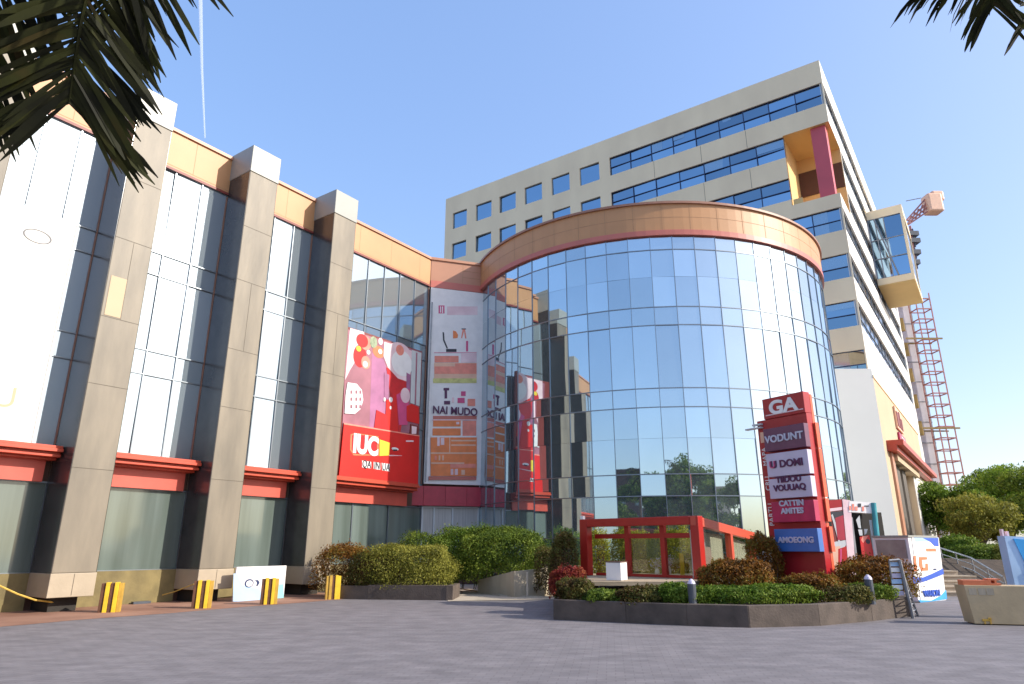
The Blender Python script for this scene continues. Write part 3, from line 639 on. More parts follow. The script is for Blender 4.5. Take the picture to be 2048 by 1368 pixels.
# white banner in the first bay
FBa = frame(ab(0, 20.9), RV)
wb = thing('white_banner', 'huge white banner with a thin ring emblem, on the glass at the left edge', 'banner', ab(4.5, 20.9, 4.3))
q = MB(FBa); q.box(5.08, 7.28, 4.22, 10.72, -.05, 0); put('sheet', q, M['white'], wb)
q = MB(FBa)
cx, cy = pix(FBa, 75, 473)
for k in range(28):
    t0, t1 = 2 * math.pi * k / 28, 2 * math.pi * (k + 1) / 28
    pr_ = lambda t, s_: (cx + .36 * s_ * math.cos(t), cy + .20 * s_ * math.sin(t))
    q.prism([pr_(t0, 1), pr_(t1, 1), pr_(t1, .88), pr_(t0, .88)], 0, .01)
put('ring_emblem', q, M['emblem_grey'], wb)
text('ZU', FBa, 6.2, 5.35, .8, M['creamy'], wb, ext=.002, z=.0)
q = MB(FBa); q.box(7.28, 7.33, 4.22, 10.72, -.08, .02); put('edge_rail', q, M['greyprint'], wb)
# ================================================================== TOTEM SIGN
tr0 = Vector((8.0, 18.0, 0)); td = Vector((.53, -.848, 0)).normalized(); tl = tr0 - td * 1.62
FTm = frame(tl, td)
tot = thing('totem_sign', 'tall red totem sign with GA header and stacked tenant boards in the front planting bed', 'sign', (7.6, 18.7, 0))
wT = 1.62
tp = pix(FTm, 1608, 782)[1]; tb = pix(FTm, 1606, 826)[1]
q = MB(FTm); q.box(0, wT, .3, tb, -.25, 0); put('body', q, M['redsign'], tot, bevel=.01)
q = MB(FTm); q.box(.28, wT, tb + .004, tp, -.25, .03); hd = put('header', q, M['redsign'], tot, bevel=.01)
text('GA', FTm, .95, (tb + tp) / 2 - .02, .52, M['offwhite'], hd, z=.03, wscale=1.25, bold=.02)
q = MB(FTm); q.box(.36, wT - .05, tb + .09, tb + .12, .03, .045); put('underline', q, M['palepink'], hd)
boards = [('purple', 852, 898, 'VODUNT', 'silver', .27), ('lilac', 904, 951, 'U DOMI', 'plum', .27), ('lilac', 956, 996, 'TIIDOU\nVOUUAQ', 'plum', .22), ('pinksign', 1003, 1044, 'CATTIN\nAMITES', 'silver', .2), ('bluesign', 1058, 1103, 'AMOEONG', 'lilac', .2)]
for mt, y0, y1, s_, tm, ts in boards:
    z1 = pix(FTm, 1585, y0)[1]; z0 = pix(FTm, 1590, y1)[1]
    q = MB(FTm); q.box(.33, wT + .02, z0, z1, .002, .2); bo = put('tenant_board', q, M[mt], tot, bevel=.008)
    text(s_, FTm, .98, (z0 + z1) / 2 + (.11 if '\n' in s_ else 0), ts, M[tm], bo, z=.2, wscale=1.05, bold=.008)
    if s_ == 'U DOMI': text('U', FTm, .52, (z0 + z1) / 2 , .28, M['pinkink'], bo, z=.203)
# fins on the lit right edge
q = MB(FTm)
for mt, y0, y1, *_ in boards[:5]:
    z1 = pix(FTm, 1585, y0)[1]; z0 = pix(FTm, 1590, y1)[1]; q.box(wT + .022, wT + .06, z0, z1 + .05, -.40, -.26)
q.box(wT - .06, wT + .0, .3, tp - .05, -.36, -.26)
put('side_fin', q, M['redside'], tot)
for i, (s_, z) in enumerate((('MAPA', 4.05), ('CRU', 3.3), ('PARTU', 2.45), ('ELS', 1.7))): text(s_, FTm, .16, z, .2, M['offwhite'], tot, z=.002, rot=R(90))
q = MB(FTm); q.box(.08, .22, 4.45, 4.75, .002, .02); put('notice', q, M['peach'], tot)
q = MB(FTm); q.box(-.35, .2, 4.86, 4.9, .0, .12); q.box(-.1, .2, 4.95, 5.0, 0, .1); put('lamp_bracket', q, M['greyprint'], tot)
# ================================================================== PLANTING BED (front island)
def wallrun(mb, pts, z0, z1, th):
    for i in range(len(pts) - 1):
        A, B = Vector(pts[i]), Vector(pts[i + 1]); d_ = (B - A).normalized(); F = Matrix(((d_.x, -d_.y, 0, A.x), (d_.y, d_.x, 0, A.y), (0, 0, 1, 0), (0, 0, 0, 1)))
        old = mb.F; mb.F = F; mb.box(0 if i == 0 else -.002, (B - A).length - .004, 0, th, z0, z1 - .003 * (i % 2)); mb.F = old
bed = [(.95, 16.5), (2.5, 15.8), (3.7, 15.25), (4.9, 14.9), (6.5, 15.25), (8.1, 16.2), (9.65, 17.35)]
pb = thing('front_planter', 'long dark kerbed planting bed in front of the glass drum', 'planter', (5.3, 17, 0))
q = MB(); wallrun(q, bed, -.05, .43, .2); wallrun(q, [(.95, 16.5), (1.2, 19)][::-1], -.05, .425, .2); put('kerb_wall', q, M['conc'], pb, bevel=.012)
q = MB(); q.quad(*[(x, y + .1, .36) for x, y in bed], (10.8, 19.5, .36), (9.8, 24.2, .36), (2.0, 24.2, .36), (1.2, 19, .36)); put('soil_bed', q, M['soil'], pb)
q = MB()
for i, x in enumerate((2.0, 3.2, 4.4, 5.8, 7.2, 8.6)):
    pass
bx = lambda px, D: (px - 1024) / 1400 * D
def bush(label, x0, x1, ytop, D, mtl, n=9000, zb=.36, ry=None, size=.055, name='shrub', group=None, **k):
    X0, X1 = bx(x0, D), bx(x1, D); zt = EYE + (1093 - ytop) / 1400 * D
    return shrub(name, label, (X0 + X1) / 2, D, zb, (X1 - X0) / 2, ry or max(.4, (X1 - X0) / 3), zt - zb, M[mtl], n, size=size, group=group, **k)
bush('upright shrub of green and copper leaves beside the pavilion left post', 1098, 1152, 1072, 20.2, 'mixed', 7000)
bush('low red leaved shrub at the left tip of the front planting bed', 1102, 1168, 1137, 18.0, 'redleaf', 7000)
bush('dark brown shrub at the left corner of the front kerb', 1112, 1180, 1158, 16.9, 'mixed', 7000, size=.05)
bush('small dark green shrub in the front bed under the white cube', 1168, 1238, 1176, 16.5, 'green', 6000, size=.05)
bush('low dark copper hedge along the kerb under the deck', 1228, 1325, 1170, 16.2, 'mixed', 9000, size=.05, ry=.45)
bush('bright green shrub left of the slate bollard lamp in the front bed', 1312, 1372, 1166, 15.9, 'lime', 8000, size=.05)
shrub('shrub', 'long low bright green hedge along the kerb right of the slate bollard lamp', bx(1500, 15.75), 15.85, .36, 1.38, .38, .38, M['lime'], 15000, size=.05, rot=R(8))
bush('brown copper hedge in front of the pavilion right corner', 1392, 1535, 1122, 17.0, 'rust', 16000, size=.055, ry=.55)
bush('tall orange shrub between the pavilion and the totem sign', 1500, 1556, 1080, 19.0, 'rust', 9000)
bush('brown copper shrub hiding the foot of the totem sign', 1556, 1668, 1150, 16.4, 'rust', 12000, size=.05, ry=.4)
bush('low copper shrub in front of the totem right side', 1600, 1722, 1166, 16.25, 'mixed', 10000, size=.05, ry=.4)
bush('big dark copper bush at the right end of the front bed', 1664, 1806, 1122, 18.2, 'rust', 15000, ry=.6)
bush('small green tuft behind the right bollard lamp', 1690, 1765, 1166, 17.0, 'lime', 6000, size=.05)
def lamp(label, px, D, ytop):
    x = bx(px, D); t = thing('bollard_lamp', label, 'bollard light', (x, D, .36), 'bollard lamps in the front planting bed')
    zt = EYE + (1093 - ytop) / 1400 * D; q = MB(); q.tube([(x, D, .36), (x, D, zt - .1)], .09, 14); put('post', q, M['darkpost'], t)
    q = MB(); q.tube([(x, D, zt - .1), (x, D, zt - .05), (x, D, zt)], [.09, .07, .02], 14); put('head', q, M['lilac'], t)
lamp('slate bollard lamp between bright green shrubs at the kerb', 1377, 15.45, 1154)
lamp('slate bollard lamp beside the copper bush right of the totem', 1726, 16.1, 1146)
# ---------------- red pavilion on its deck
Z0 = .80
pav = thing('red_pavilion', 'red steel framed glass pavilion with a sloping right side, in front of the drum', 'pavilion', (4.8, 20, Z0))
A_ = Vector((2.0, 20.6, 0)); B_ = Vector((4.83, 18.0, 0)); D_ = Vector((8.37, 24.0, 0)); G_ = D_ + (A_ - B_) * .9
H1, H2 = 2.37, 2.06
FP = frame(A_, B_ - A_); LP = (B_ - A_).length; FQ = frame(B_, D_ - B_); LQ = (D_ - B_).length
q = MB(FP); q.box(0, .26, Z0, H1, -.26, 0); put('post', q, M['red'], pav, bevel=.012)
q = MB(FP); q.box(LP - .24, LP, Z0, H1 - .003, -.26, .003); put('post', q, M['red'], pav, bevel=.012)
q = MB(FP); q.box(.262, LP - .242, H1 - .22, H1, -.26, .001); put('front_beam', q, M['red'], pav, bevel=.012)
q = MB(FP); q.box(.27, LP - .25, H1 - .55, H1 - .42, -.5, -.38); q.box(.27, LP - .25, Z0, Z0 + .07, -.5, -.38); put('inner_beam', q, M['red'], pav)
for x in (LP * .36, LP * .66):
    q = MB(FP); q.box(x - .07, x + .07, Z0, H1 - .2, -.5, -.37); put('inner_post', q, M['red'], pav)
q = MB(FQ); q.prism([(0.01, H1 - .24), (LQ, H2 - .26), (LQ, H2), (0.01, H1 - .01)], -.2, -.01); put('side_beam', q, M['redor'], pav)  # brighter red than the front frame, sunlit side put into the colour
for x in (LQ * .52, LQ - .15):
    q = MB(FQ); hh = H1 + (H2 - H1) * x / LQ; q.box(x - .14, x + .13, Z0, hh - .25, -.19, -.015); put('post', q, M['redor'], pav)  # side posts in the brighter red too, sunlight put into the colour
Mg = bpy.data.materials.new('clear_glass'); Mg.use_nodes = True
_n = Mg.node_tree.nodes; _l = Mg.node_tree.links; _t = _n.new('ShaderNodeBsdfTransparent'); _t.inputs[0].default_value = (.94, .96, .90, 1); _g = _n.new('ShaderNodeBsdfGlossy'); _g.inputs['Roughness'].default_value = .02
_lw = _n.new('ShaderNodeLayerWeight'); _lw.inputs[0].default_value = .25; _x = _n.new('ShaderNodeMixShader'); _pw = _n.new('ShaderNodeMath'); _pw.operation = 'MULTIPLY_ADD'; _pw.inputs[1].default_value = .45; _pw.inputs[2].default_value = .04; _l.new(_lw.outputs[1], _pw.inputs[0]); _l.new(_pw.outputs[0], _x.inputs[0]); _l.new(_t.outputs[0], _x.inputs[1]); _l.new(_g.outputs[0], _x.inputs[2]); _l.new(_x.outputs[0], _n['Material Output'].inputs[0])
q = MB(FP); q.box(.27, LP - .25, Z0 + .07, H1 - .56, -.445, -.435); put('front_glass', q, Mg, pav)
q = MB(FQ); q.prism([(.15, Z0), (LQ - .3, Z0), (LQ - .3, H2 - .27), (.15, H1 - .27)], -.105, -.095); put('side_glass', q, Mg, pav)
q = MB(FQ); q.prism([(.2, Z0 + .02), (LQ * .5, Z0 + .02), (LQ * .5, H1 - .45), (.2, H1 - .35)], -.3, -.27); q.prism([(LQ * .56, Z0), (LQ - .4, Z0), (LQ - .4, H2 - .35), (LQ * .56, H1 - .42)], -.3, -.27); put('blind', q, M['curtain'], pav)  # cream panels added behind the side glass to turn its dark panes beige
q = MB(); q.v += [Vector((p.x, p.y, z)) for p, z in ((A_, H1 - .06), (B_, H1 - .06), (D_, H2 - .06), (G_, H2 - .06))]; 
q.F = WORLD; q.f.append((0, 1, 2, 3)); q.mi.append(0); ro = put('roof_glass', q, Mg, pav)
q = MB(); q.tube([(G_.x, G_.y, Z0), (G_.x, G_.y, H2 - .1)], .09, 8); put('post', q, M['red'], pav)
q = MB(FP); q.box(.04, .14, H1, H1 + .1, -.1, 0); put('top_lamp', q, M['offwhite'], pav)
dk = thing('timber_deck', 'thin timber deck slab carrying the red pavilion above the planting bed', 'deck', (4.5, 19, Z0 - .1))
q = MB()
pp = [(1.6, 17.15), (4.35, 16.95), (5.15, 17.75), (8.8, 24.1), (5.2, 26.0), (1.7, 21.2)]
q.prism(pp, Z0 - .1, Z0 - .006); put('slab', q, M['plank'], dk)
q = MB()
for x, y in ((2.0, 17.5), (4.2, 17.3), (2.0, 20.5), (8.2, 23.6), (5.2, 25), (5.0, 18.2)): q.box(x - .1, x + .1, y - .1, y + .1, .3, Z0 - .1)
put('leg', q, M['conc'], dk)
wc = thing('white_cube', 'plain white box standing on the deck in front of the pavilion', 'box', (2.62, 17.7, Z0))
q = MB(); c_, s_ = math.cos(R(-32)), math.sin(R(-32)); q.F = Matrix(((c_, -s_, 0, 2.62), (s_, c_, 0, 17.72), (0, 0, 1, 0), (0, 0, 0, 1))); q.box(-.2, .2, -.2, .2, Z0, Z0 + .42); put('body', q, M['offwhite'], wc, bevel=.008)
q2 = MB(q.F); q2.box(-.21, .21, -.21, .21, Z0 + .422, Z0 + .445); put('lid', q2, M['brown'], wc)
for i, (px_c, dd_) in enumerate(((1311, 19.6), (1334, 19.4))):
    x = bx(px_c, dd_); t = thing('flower_vase', ['short white vase with flowers behind the pavilion glass', 'taller white vase with flowers nearer the yellow post'][i], 'vase', (x, dd_, Z0), 'white vases in the pavilion')
    q = MB(); hh = (.22, .3)[i]; q.tube([(x, dd_, Z0), (x, dd_, Z0 + hh * .6), (x, dd_, Z0 + hh)], [.06, .07, .04], 10); put('vase', q, M['offwhite'], t)
    n = 160; P = rng.normal(size=(n, 3)) * .08 + np.array([x, dd_, Z0 + hh + .12]); leaf_mesh('flowers', P, .05, M['lilac'], t)
q = MB(); x = bx(1361, 19.1); q.box(x - .05, x + .05, 19.05, 19.15, Z0, Z0 + .62); q.box(x - .08, x + .08, 19.02, 19.18, Z0, Z0 + .03)
tag(put('yellow_post', q, M['yellow'], loc=(x, 19.1, Z0)), 'short bright yellow post standing inside the pavilion', 'post')
bush('yellow green shrub seen through the left pane of the pavilion', 1160, 1218, 1072, 22.5, 'yellowgreen', 6000)
bush('round olive shrub seen through the middle of the pavilion', 1222, 1300, 1062, 22.8, 'yellowgreen', 11000)
bush('yellow green shrub seen through the right part of the pavilion', 1295, 1392, 1064, 22.4, 'yellowgreen', 12000)
bush('pale shrub behind the far end of the pavilion side glass', 1455, 1512, 1078, 25.0, 'green', 6000)

# ================================================================== MIDDLE PLANTERS
mp = thing('left_planter', 'low dark stone planter box in front of the fourth glass bay', 'planter', (-3.2, 23, 0))
q = MB(); l0 = ground(735, 1199); l1 = ground(905, 1201); wallrun(q, [(l0.x - 1.2, l0.y + .3), (l0.x, l0.y)], -.02, .40, .2); wallrun(q, [(l0.x, l0.y), (l1.x, l1.y)], -.02, .43, .2); wallrun(q, [(l1.x, l1.y), (l1.x + .1, l1.y + 1.6)], -.02, .425, .2); put('wall', q, M['conc'], mp)
q = MB(); q.quad((l0.x - 1.2, l0.y + .5, .34), (l0.x, l0.y + .2, .34), (l1.x, l1.y + .1, .34), (l1.x, l1.y + 2.6, .34), (l0.x - 1.2, l0.y + 3, .34)); put('soil_bed', q, M['soil'], mp)
bush('orange brown shrub at the foot of the third pillar', 642, 752, 1096, 23.8, 'rust', 13000, zb=.1)
bush('dark olive shrub between the orange shrub and the pale hedge', 700, 800, 1112, 23.3, 'mixed', 10000, zb=.2)
bush('clipped yellow green hedge filling the low stone planter', 740, 914, 1092, 23.5, 'olive', 26000, zb=.3, ry=.9)
bush('green shrub rising behind the clipped yellow green hedge', 800, 915, 1076, 25.5, 'green', 12000, zb=.2)
bp_ = thing('stone_planter', 'tall tan stone planter wall under the large green hedge', 'planter', (-.2, 25, 0))
m0, m1 = ground(955, 1187), ground(1028, 1195); m2 = ground(1090, 1193)
q = MB(); q.F = WORLD
def ramp(p0, p1, h0, h1, th):
    d_ = (Vector((p1.x, p1.y)) - Vector((p0.x, p0.y))); n_ = Vector((-d_.y, d_.x)).normalized() * th
    i = len(q.v); q.v += [Vector((p0.x, p0.y, -.05)), Vector((p1.x, p1.y, -.05)), Vector((p1.x, p1.y, h1)), Vector((p0.x, p0.y, h0)), Vector((p0.x + n_.x, p0.y + n_.y, -.05)), Vector((p1.x + n_.x, p1.y + n_.y, -.05)), Vector((p1.x + n_.x, p1.y + n_.y, h1)), Vector((p0.x + n_.x, p0.y + n_.y, h0))]
    for f_ in ((0, 1, 2, 3), (5, 4, 7, 6), (3, 2, 6, 7), (1, 5, 6, 2), (4, 0, 3, 7)): q.f.append(tuple(i + k_ for k_ in f_)); q.mi.append(0)
ramp(m0, m1, .45, .82, .25); ramp(m1, m2, .80, .88, .25); ramp(Vector((m2.x, m2.y, 0)), Vector((m2.x + .3, m2.y + 2.5, 0)), .88, .88, .25); put('wall', q, M['stone'], bp_)
q = MB(); wallrun(q, [(m1.x + .4, m1.y - .02), (m1.x + .47, m1.y - .02)], 0, .8, .02); put('pilaster', q, M['path'], bp_)
bush('tall dense green hedge above the tan stone planter wall', 905, 1088, 1062, 25.3, 'green', 42000, zb=.45, ry=.95, size=.06, power=3.6)
bush('lower left end of the tall green hedge, drooping over the path', 868, 985, 1066, 25.9, 'lime', 18000, zb=.15, ry=.8, size=.06)
bush('dark shrub in the shade between the green hedge and the pavilion', 1072, 1120, 1100, 23.6, 'mixed', 6000, zb=.1)
q = MB(); wallrun(q, [(ground(905, 1176).x, ground(905, 1176).y), (ground(1000, 1193).x, ground(1000, 1193).y), (ground(1112, 1197).x, ground(1112, 1197).y)], 0, .05, .15)
tag(put('kerb', q, M['path']), kind='structure')
# ================================================================== STRIPED GUARDS
def guard(label, px, py, w):
    g0 = ground(px, py); t = thing('striped_guard', label, 'bollard', (g0.x, g0.y, 0), 'yellow striped pillar guards along the wing')
    F = frame(g0, RV * .55 + Vector((.83, 0, 0))); n = 5; hh = .72
    body = MB(F); body.box(-w / 2 + .03, w / 2 - .03, 0, hh - .03, -.16, -.05); put('core', body, M['bbrown'], t)
    for k in range(n):
        x = -w / 2 + w * k / n; q = MB(F); q.box(x, x + w / n * .95, .0, hh - (.0 if k % 2 else .02), -.2 + .02 * (k % 2), .02 + .03 * (k % 2)); 
        put('stripe', q, M[('bbrown', 'yellow', 'bbrown', 'yellow', 'ochre')[k]] if label[0] != 'o' else M[('ochre', 'ochre', 'bbrown', 'yellow', 'yellow')[k]], t, bevel=.006)
    return t
guard('nearest yellow and brown striped guard, beside the first pillar foot', 217, 1225, .50)
guard('second yellow and brown striped guard, at the foot of the second pillar', 402, 1217, .50)
guard('yellow and brown striped guard in front of the pale blue board', 537, 1209, .47)
guard('ochre and yellow striped guard in front of the orange brown shrub', 665, 1199, .45)
# board on the ground
g0, g1 = ground(466, 1204), ground(567, 1196); FG = frame(g0, g1 - g0); Lg = (g1 - g0).length
bd = thing('leaning_board', 'white and pale blue printed board standing between the second and third pillar', 'board', (g0 + g1) / 2)
q = MB(FG); q.box(0, Lg, .01, 1.0, -.06, 0); put('panel', q, M['offwhite'], bd)
nb = ['skyblue', 'aqua', 'navy', 'offwhite']
art(FG, bd, nb, [('skyblue', [(467, 1147), (475, 1147), (484, 1170), (520, 1178), (525, 1202), (466, 1203)]), ('aqua', [(552, 1169), (567, 1168), (567, 1196), (550, 1197)]), ('navy', [(489, 1158), (507, 1175)], 'e'), ('offwhite', [(492, 1161), (505, 1173)], 'e'), ('navy', [(508, 1160), (516, 1160), (519, 1165), (515, 1172), (512, 1172), (514, 1166), (512, 1162)])], 'print')
# rope and debris by the first pillar
rp_ = thing('barrier_rope', 'sagging yellow rope tied across the foot of the first pillar', 'rope', ground(60, 1225))
q = MB(); pts = [at(px, py, D) for px, py, D in ((-60, 1140, 16.3), (0, 1172, 17.0), (35, 1188, 17.4), (70, 1200, 17.9), (110, 1205, 18.4), (150, 1206, 18.9))]; q.tube(pts, .022, 6); put('rope', q, M['rope'], rp_)
r2 = thing('barrier_rope', 'thin pale rope stretched to the second striped guard', 'rope', ground(360, 1215))
q = MB(); q.tube([at(325, 1190, 20.4), at(350, 1183, 20.0), (at(388, 1168, 19.6))], .015, 6); put('rope', q, M['rope'], r2)
q = MB(); o_ = ground(120, 1217); F_ = frame(o_, RV); q.F = F_; q.prism([(-.5, 0), (.42, 0), (.40, .42), (.1, .44), (-.2, .12)], -.12, .1)
tag(put('broken_slab', q, M['tanlow'], loc=o_), 'broken cream stone slab lying under the first pillar', 'slab')
q = MB(); o_ = ground(610, 1190); q.F = frame(o_, RV); q.F = frame(Vector((o_.x, o_.y, 0)), RV); q.prism([(0, .32), (.9, .56), (.92, .60), (.0, .38)], -.05, .25)
tag(put('loose_trim', q, M['white_clad'], loc=o_), 'bent white metal strip hanging off the third pillar base', 'trim')
q = MB(); o_ = ground(265, 1209); q.F = frame(o_, RV); q.box(0, .5, .0, .07, -.1, .05); tag(put('drain_grate', q, M['darkpost'], loc=o_), 'short dark bar lying at the plinth beside the nearest striped guard', 'bar')
# ================================================================== KIOSK, STAND, BANNER BOOTH (right)
KD = 23.6; kx = lambda px: bx(px, KD); kz = lambda py: EYE + (1093 - py) / 1400 * KD
FK = frame(Vector((0, KD, 0)), Vector((1, .12, 0))); 
ks = thing('promo_kiosk', 'red and white stall hung with goods, teal post at its right side', 'kiosk', (kx(1715), KD, 0))
def kp(px, py): return pix(FK, px, py)
q = MB(FK); x0, _ = kp(1680, 1093); x1, _ = kp(1760, 1093); zt = kp(1660, 1000)[1]
q.box(x0, x1 + 1.3, .0, zt - .35, -1.6, -1.5); q.box(x0 - .3, x0 - .2, 0, zt, -1.6, 0); q.box(x1 - .45, x1 - .38, 0, zt - .4, -1.5, -.2); put('back_wall', q, M['dark'], ks)
nk = ['redsign', 'maroon', 'crimson', 'offwhite', 'pinkink', 'blackink', 'greyprint', 'cherry', 'coralprint', 'peach', 'palepink', 'steel', 'creamy']
FK0 = frame(FK @ Vector((0, 0, -.05)), Vector((1, .12, 0)))
q = MB(FK); pts = [kp(1655, 1000), kp(1684, 998), kp(1702, 1150), kp(1672, 1150)]; q.prism(pts, -.1, -.004); put('left_panel', q, M['maroon'], ks)
art(FK, ks, nk, [('redsign', [(1658, 1001), (1683, 999), (1685, 1020), (1660, 1020)]), ('palepink', [(1659, 1017), (1684, 1014), (1684, 1020), (1660, 1023)]), ('blackink', [(1660, 1024), (1686, 1022), (1688, 1040), (1662, 1040)]), ('greyprint', [(1662, 1030), (1665, 1028), (1676, 1060), (1680, 1085), (1677, 1085), (1671, 1062)]), ('crimson', [(1670, 1036), (1687, 1030), (1692, 1080), (1675, 1080)]),
 ('greyprint', [(1667, 1084), (1692, 1080), (1692, 1090), (1684, 1100), (1668, 1092)]), ('peach', [(1653, 1095), (1680, 1092), (1684, 1150), (1655, 1150)]), ('cherry', [(1676, 1098), (1694, 1092), (1698, 1135), (1676, 1135)]), ('pinkink', [(1680, 1098), (1683, 1130)])], 'poster')
q = MB(FK); q.prism([kp(1684, 998), kp(1700, 1001), kp(1712, 1150), kp(1698, 1150)], -.1, .02); put('jamb', q, M['palepink'], ks)
q = MB(FK); q.prism([kp(1698, 1002), kp(1741, 1005), kp(1743, 1027), kp(1696, 1024)], -.3, .03); put('header_board', q, M['offwhite'], ks)
FK2 = frame(FK @ Vector((0, 0, .035)), Vector((1, .12, 0)))
art(FK2, ks, nk, [('coralprint', [(1698, 1012), (1702, 1020)]), ('coralprint', [(1704, 1008), (1708, 1021)]), ('coralprint', [(1710, 1013), (1715, 1021)]), ('blackink', [(1716, 1007), (1722, 1014)]), ('coralprint', [(1724, 1013), (1728, 1022)]), ('blackink', [(1729, 1011), (1737, 1013)])], 'header_print')
art(FK0, ks, nk, [('steel', [(1702, 1036), (1705, 1034), (1716, 1125), (1712, 1125)]), ('greyprint', [(1712, 1040), (1717, 1056), (1722, 1057), (1719, 1030)]), ('greyprint', [(1716, 1059), (1724, 1059), (1725, 1071), (1719, 1071)]), ('greyprint', [(1728, 1058), (1735, 1058), (1733, 1066), (1729, 1070)]), ('cherry', [(1719, 1074), (1738, 1070), (1752, 1125), (1726, 1128)]), ('coralprint', [(1722, 1080), (1725, 1072), (1736, 1072), (1726, 1086)]), ('blackink', [(1731, 1078), (1740, 1088)], 'e'), ('coralprint', [(1728, 1112), (1748, 1126)]), ('greyprint', [(1738, 1040), (1743, 1040), (1752, 1120), (1748, 1118)])], 'hanging_goods')
q = MB(FK); q.tube([Vector((*kp(1745, 1006), .05)), Vector((*kp(1760, 1150), .05))], .09, 10); put('teal_post', q, M['teal'], ks)
q = MB(FK)
for k_, (px0, py0, px1, py1) in enumerate(((1764, 1095, 1780, 1110), (1766, 1112, 1790, 1124), (1768, 1126, 1796, 1142))):
    (xa, za), (xb, zb_) = kp(px0, py1), kp(px1, py0); q.m = k_; q.box(xa, xb, max(za, 0), zb_, -.4, -.05)
(xa, za) = kp(1770, 1142); q.m = 0; q.box(xa, xa + .45, 0, za, -.4, -.06)
tag(put('carton_stack', q, [M['peach'], M['creamy'], M['coralprint']], loc=(kx(1780), KD, 0)), 'cream and orange cartons stacked between the teal post and the banner booth', 'boxes')
# banner booth
c0 = Vector((12.12, 21.35, 0)); c1 = Vector((13.62, 22.42, 0)); FN = frame(c0, c1 - c0); Ln = (c1 - c0).length
bo = thing('banner_booth', 'small square booth wrapped in a white and blue printed banner', 'booth', (12.8, 22.2, 0))
q = MB(FN); q.box(0, Ln, .02, 1.87, -1.1, -.01); put('body', q, M['offwhite'], bo, bevel=.01)
q = MB(FN); q.box(-.03, Ln + .03, 1.872, 1.93, -1.13, .02); put('top', q, M['white_clad'], bo)
FL = frame(c0 - (Vector(FN.col[2][:3]) * 1.1), Vector(FN.col[2][:3]))
q = MB(FL); q.box(.1, 1.0, 1.25, 1.80, .002, .03); put('side_window', q, M['steel'], bo)
nn = ['offwhite', 'blue', 'azure', 'orangeink', 'greyprint', 'navy', 'skyblue', 'palepink']
FN2 = frame(FN @ Vector((0, 0, .0)), c1 - c0)
art(FN2, bo, nn, [('offwhite', [(1823, 1075), (1877, 1075), (1892, 1200), (1842, 1205)]), ('skyblue', [(1827, 1075), (1876, 1075), (1874, 1082), (1830, 1084)]), ('blue', [(1845, 1076), (1876, 1076), (1877, 1093), (1868, 1092), (1860, 1084)]), ('orangeink', [(1851, 1097), (1871, 1097), (1872, 1103), (1852, 1103)]),
 ('orangeink', [(1827, 1112), (1831, 1111), (1834, 1142), (1828, 1142)]), ('orangeink', [(1837, 1114), (1853, 1114), (1854, 1119), (1843, 1120), (1845, 1135), (1850, 1135), (1850, 1127), (1855, 1127), (1856, 1141), (1842, 1142), (1837, 1130)]), ('palepink', [(1862, 1110), (1874, 1115)]), ('greyprint', [(1868, 1122), (1872, 1122), (1873, 1132), (1869, 1132)]), ('navy', [(1866, 1137), (1872, 1140)]),
 ('blue', [(1824, 1154), (1845, 1155), (1862, 1148), (1885, 1137), (1887, 1148), (1862, 1158), (1845, 1164), (1826, 1167)]), ('azure', [(1836, 1200), (1862, 1201), (1880, 1192), (1891, 1180), (1893, 1198), (1860, 1203), (1840, 1205)])], 'banner_print')
x_, y_ = pix(FN2, 1862, 1187); text('WAION', FN2, x_, y_, .26, M['blue'], bo, z=.02, wscale=1.15, bold=.006)
# lattice stand
s0 = ground(1826, 1237); ls = thing('lattice_stand', 'narrow grey metal lattice stand with small white cards, beside the right end of the kerb', 'stand', s0)
q = MB(); t0 = Vector((s0.x - .1, s0.y, 1.30)); b0_ = Vector(s0); b1_ = ground(1836, 1232); t1 = Vector((t0.x + .12, t0.y + .3, 1.3))
q.tube([b0_, t0], .04, 6); q.tube([b1_, t1], .03, 6); q.tube([t0, t1], .03, 6)
for k in range(1, 9):
    f_ = k / 9; q.tube([b0_.lerp(t0, f_), b1_.lerp(t1, f_)], .015, 5)
    q.tube([b0_.lerp(t0, f_), b1_.lerp(t1, f_ - .1)], .012, 5)
q.tube([t0 + Vector((-.25, 0, -.02)), t0], .03, 6); q.tube([t0 + Vector((-.25, 0, -.02)), Vector((s0.x - .3, s0.y + .1, .45))], .02, 6)
put('frame', q, M['steel'], ls)
for k in range(6):
    q = MB(frame(Vector((s0.x - .36, s0.y + .05, 0)), (1, 0, 0))); q.box(.0 + .01 * k, .26, .5 + k * .13, .6 + k * .13, .0, .015); put('card', q, M[('lilac', 'offwhite', 'skyblue')[k % 3]], ls)
# tan stand at the right edge
ts = thing('plywood_counter', 'plain tan plywood counter with an orange top rail at the right edge of the plaza', 'counter', (11, 15.6, 0))
p0, p1 = Vector((9.87, 15.45, 0)), Vector((11.9, 15.0, 0)); FPc = frame(p0, p1 - p0)
q = MB(FPc); q.prism([(0.02, .02), (2.1, .02), (2.1, .78), (-.06, .80)], -.55, 0); put('body', q, M['wood'], ts, bevel=.01)
q = MB(FPc); q.box(-.06, .68, .80, .84, -.3, -.02); q.box(-.06, .45, .84, .90, -.3, -.02); q.box(.45, .49, .84, .9, -.2, -.02); q.box(.56, .6, .84, .9, -.2, -.02); q.box(.45, .68, .9, .93, -.3, -.02); put('top_rail', q, M['orangeink'], ts)
q = MB(FPc)
for x in (.02, .2, .36): q.box(x, x + .14, .60, .74, .002, .008)
put('plate', q, M['stone'], ts)
q = MB(FPc); q.box(.17, .34, .08, .12, .004, .02); q.box(.20, .225, .02, .08, .004, .02); q.box(.31, .335, .02, .08, .004, .02); q.disc(.315, .13, .035, .025, .004, .02, 12); put('foot_emblem', q, M['ochre'], ts)
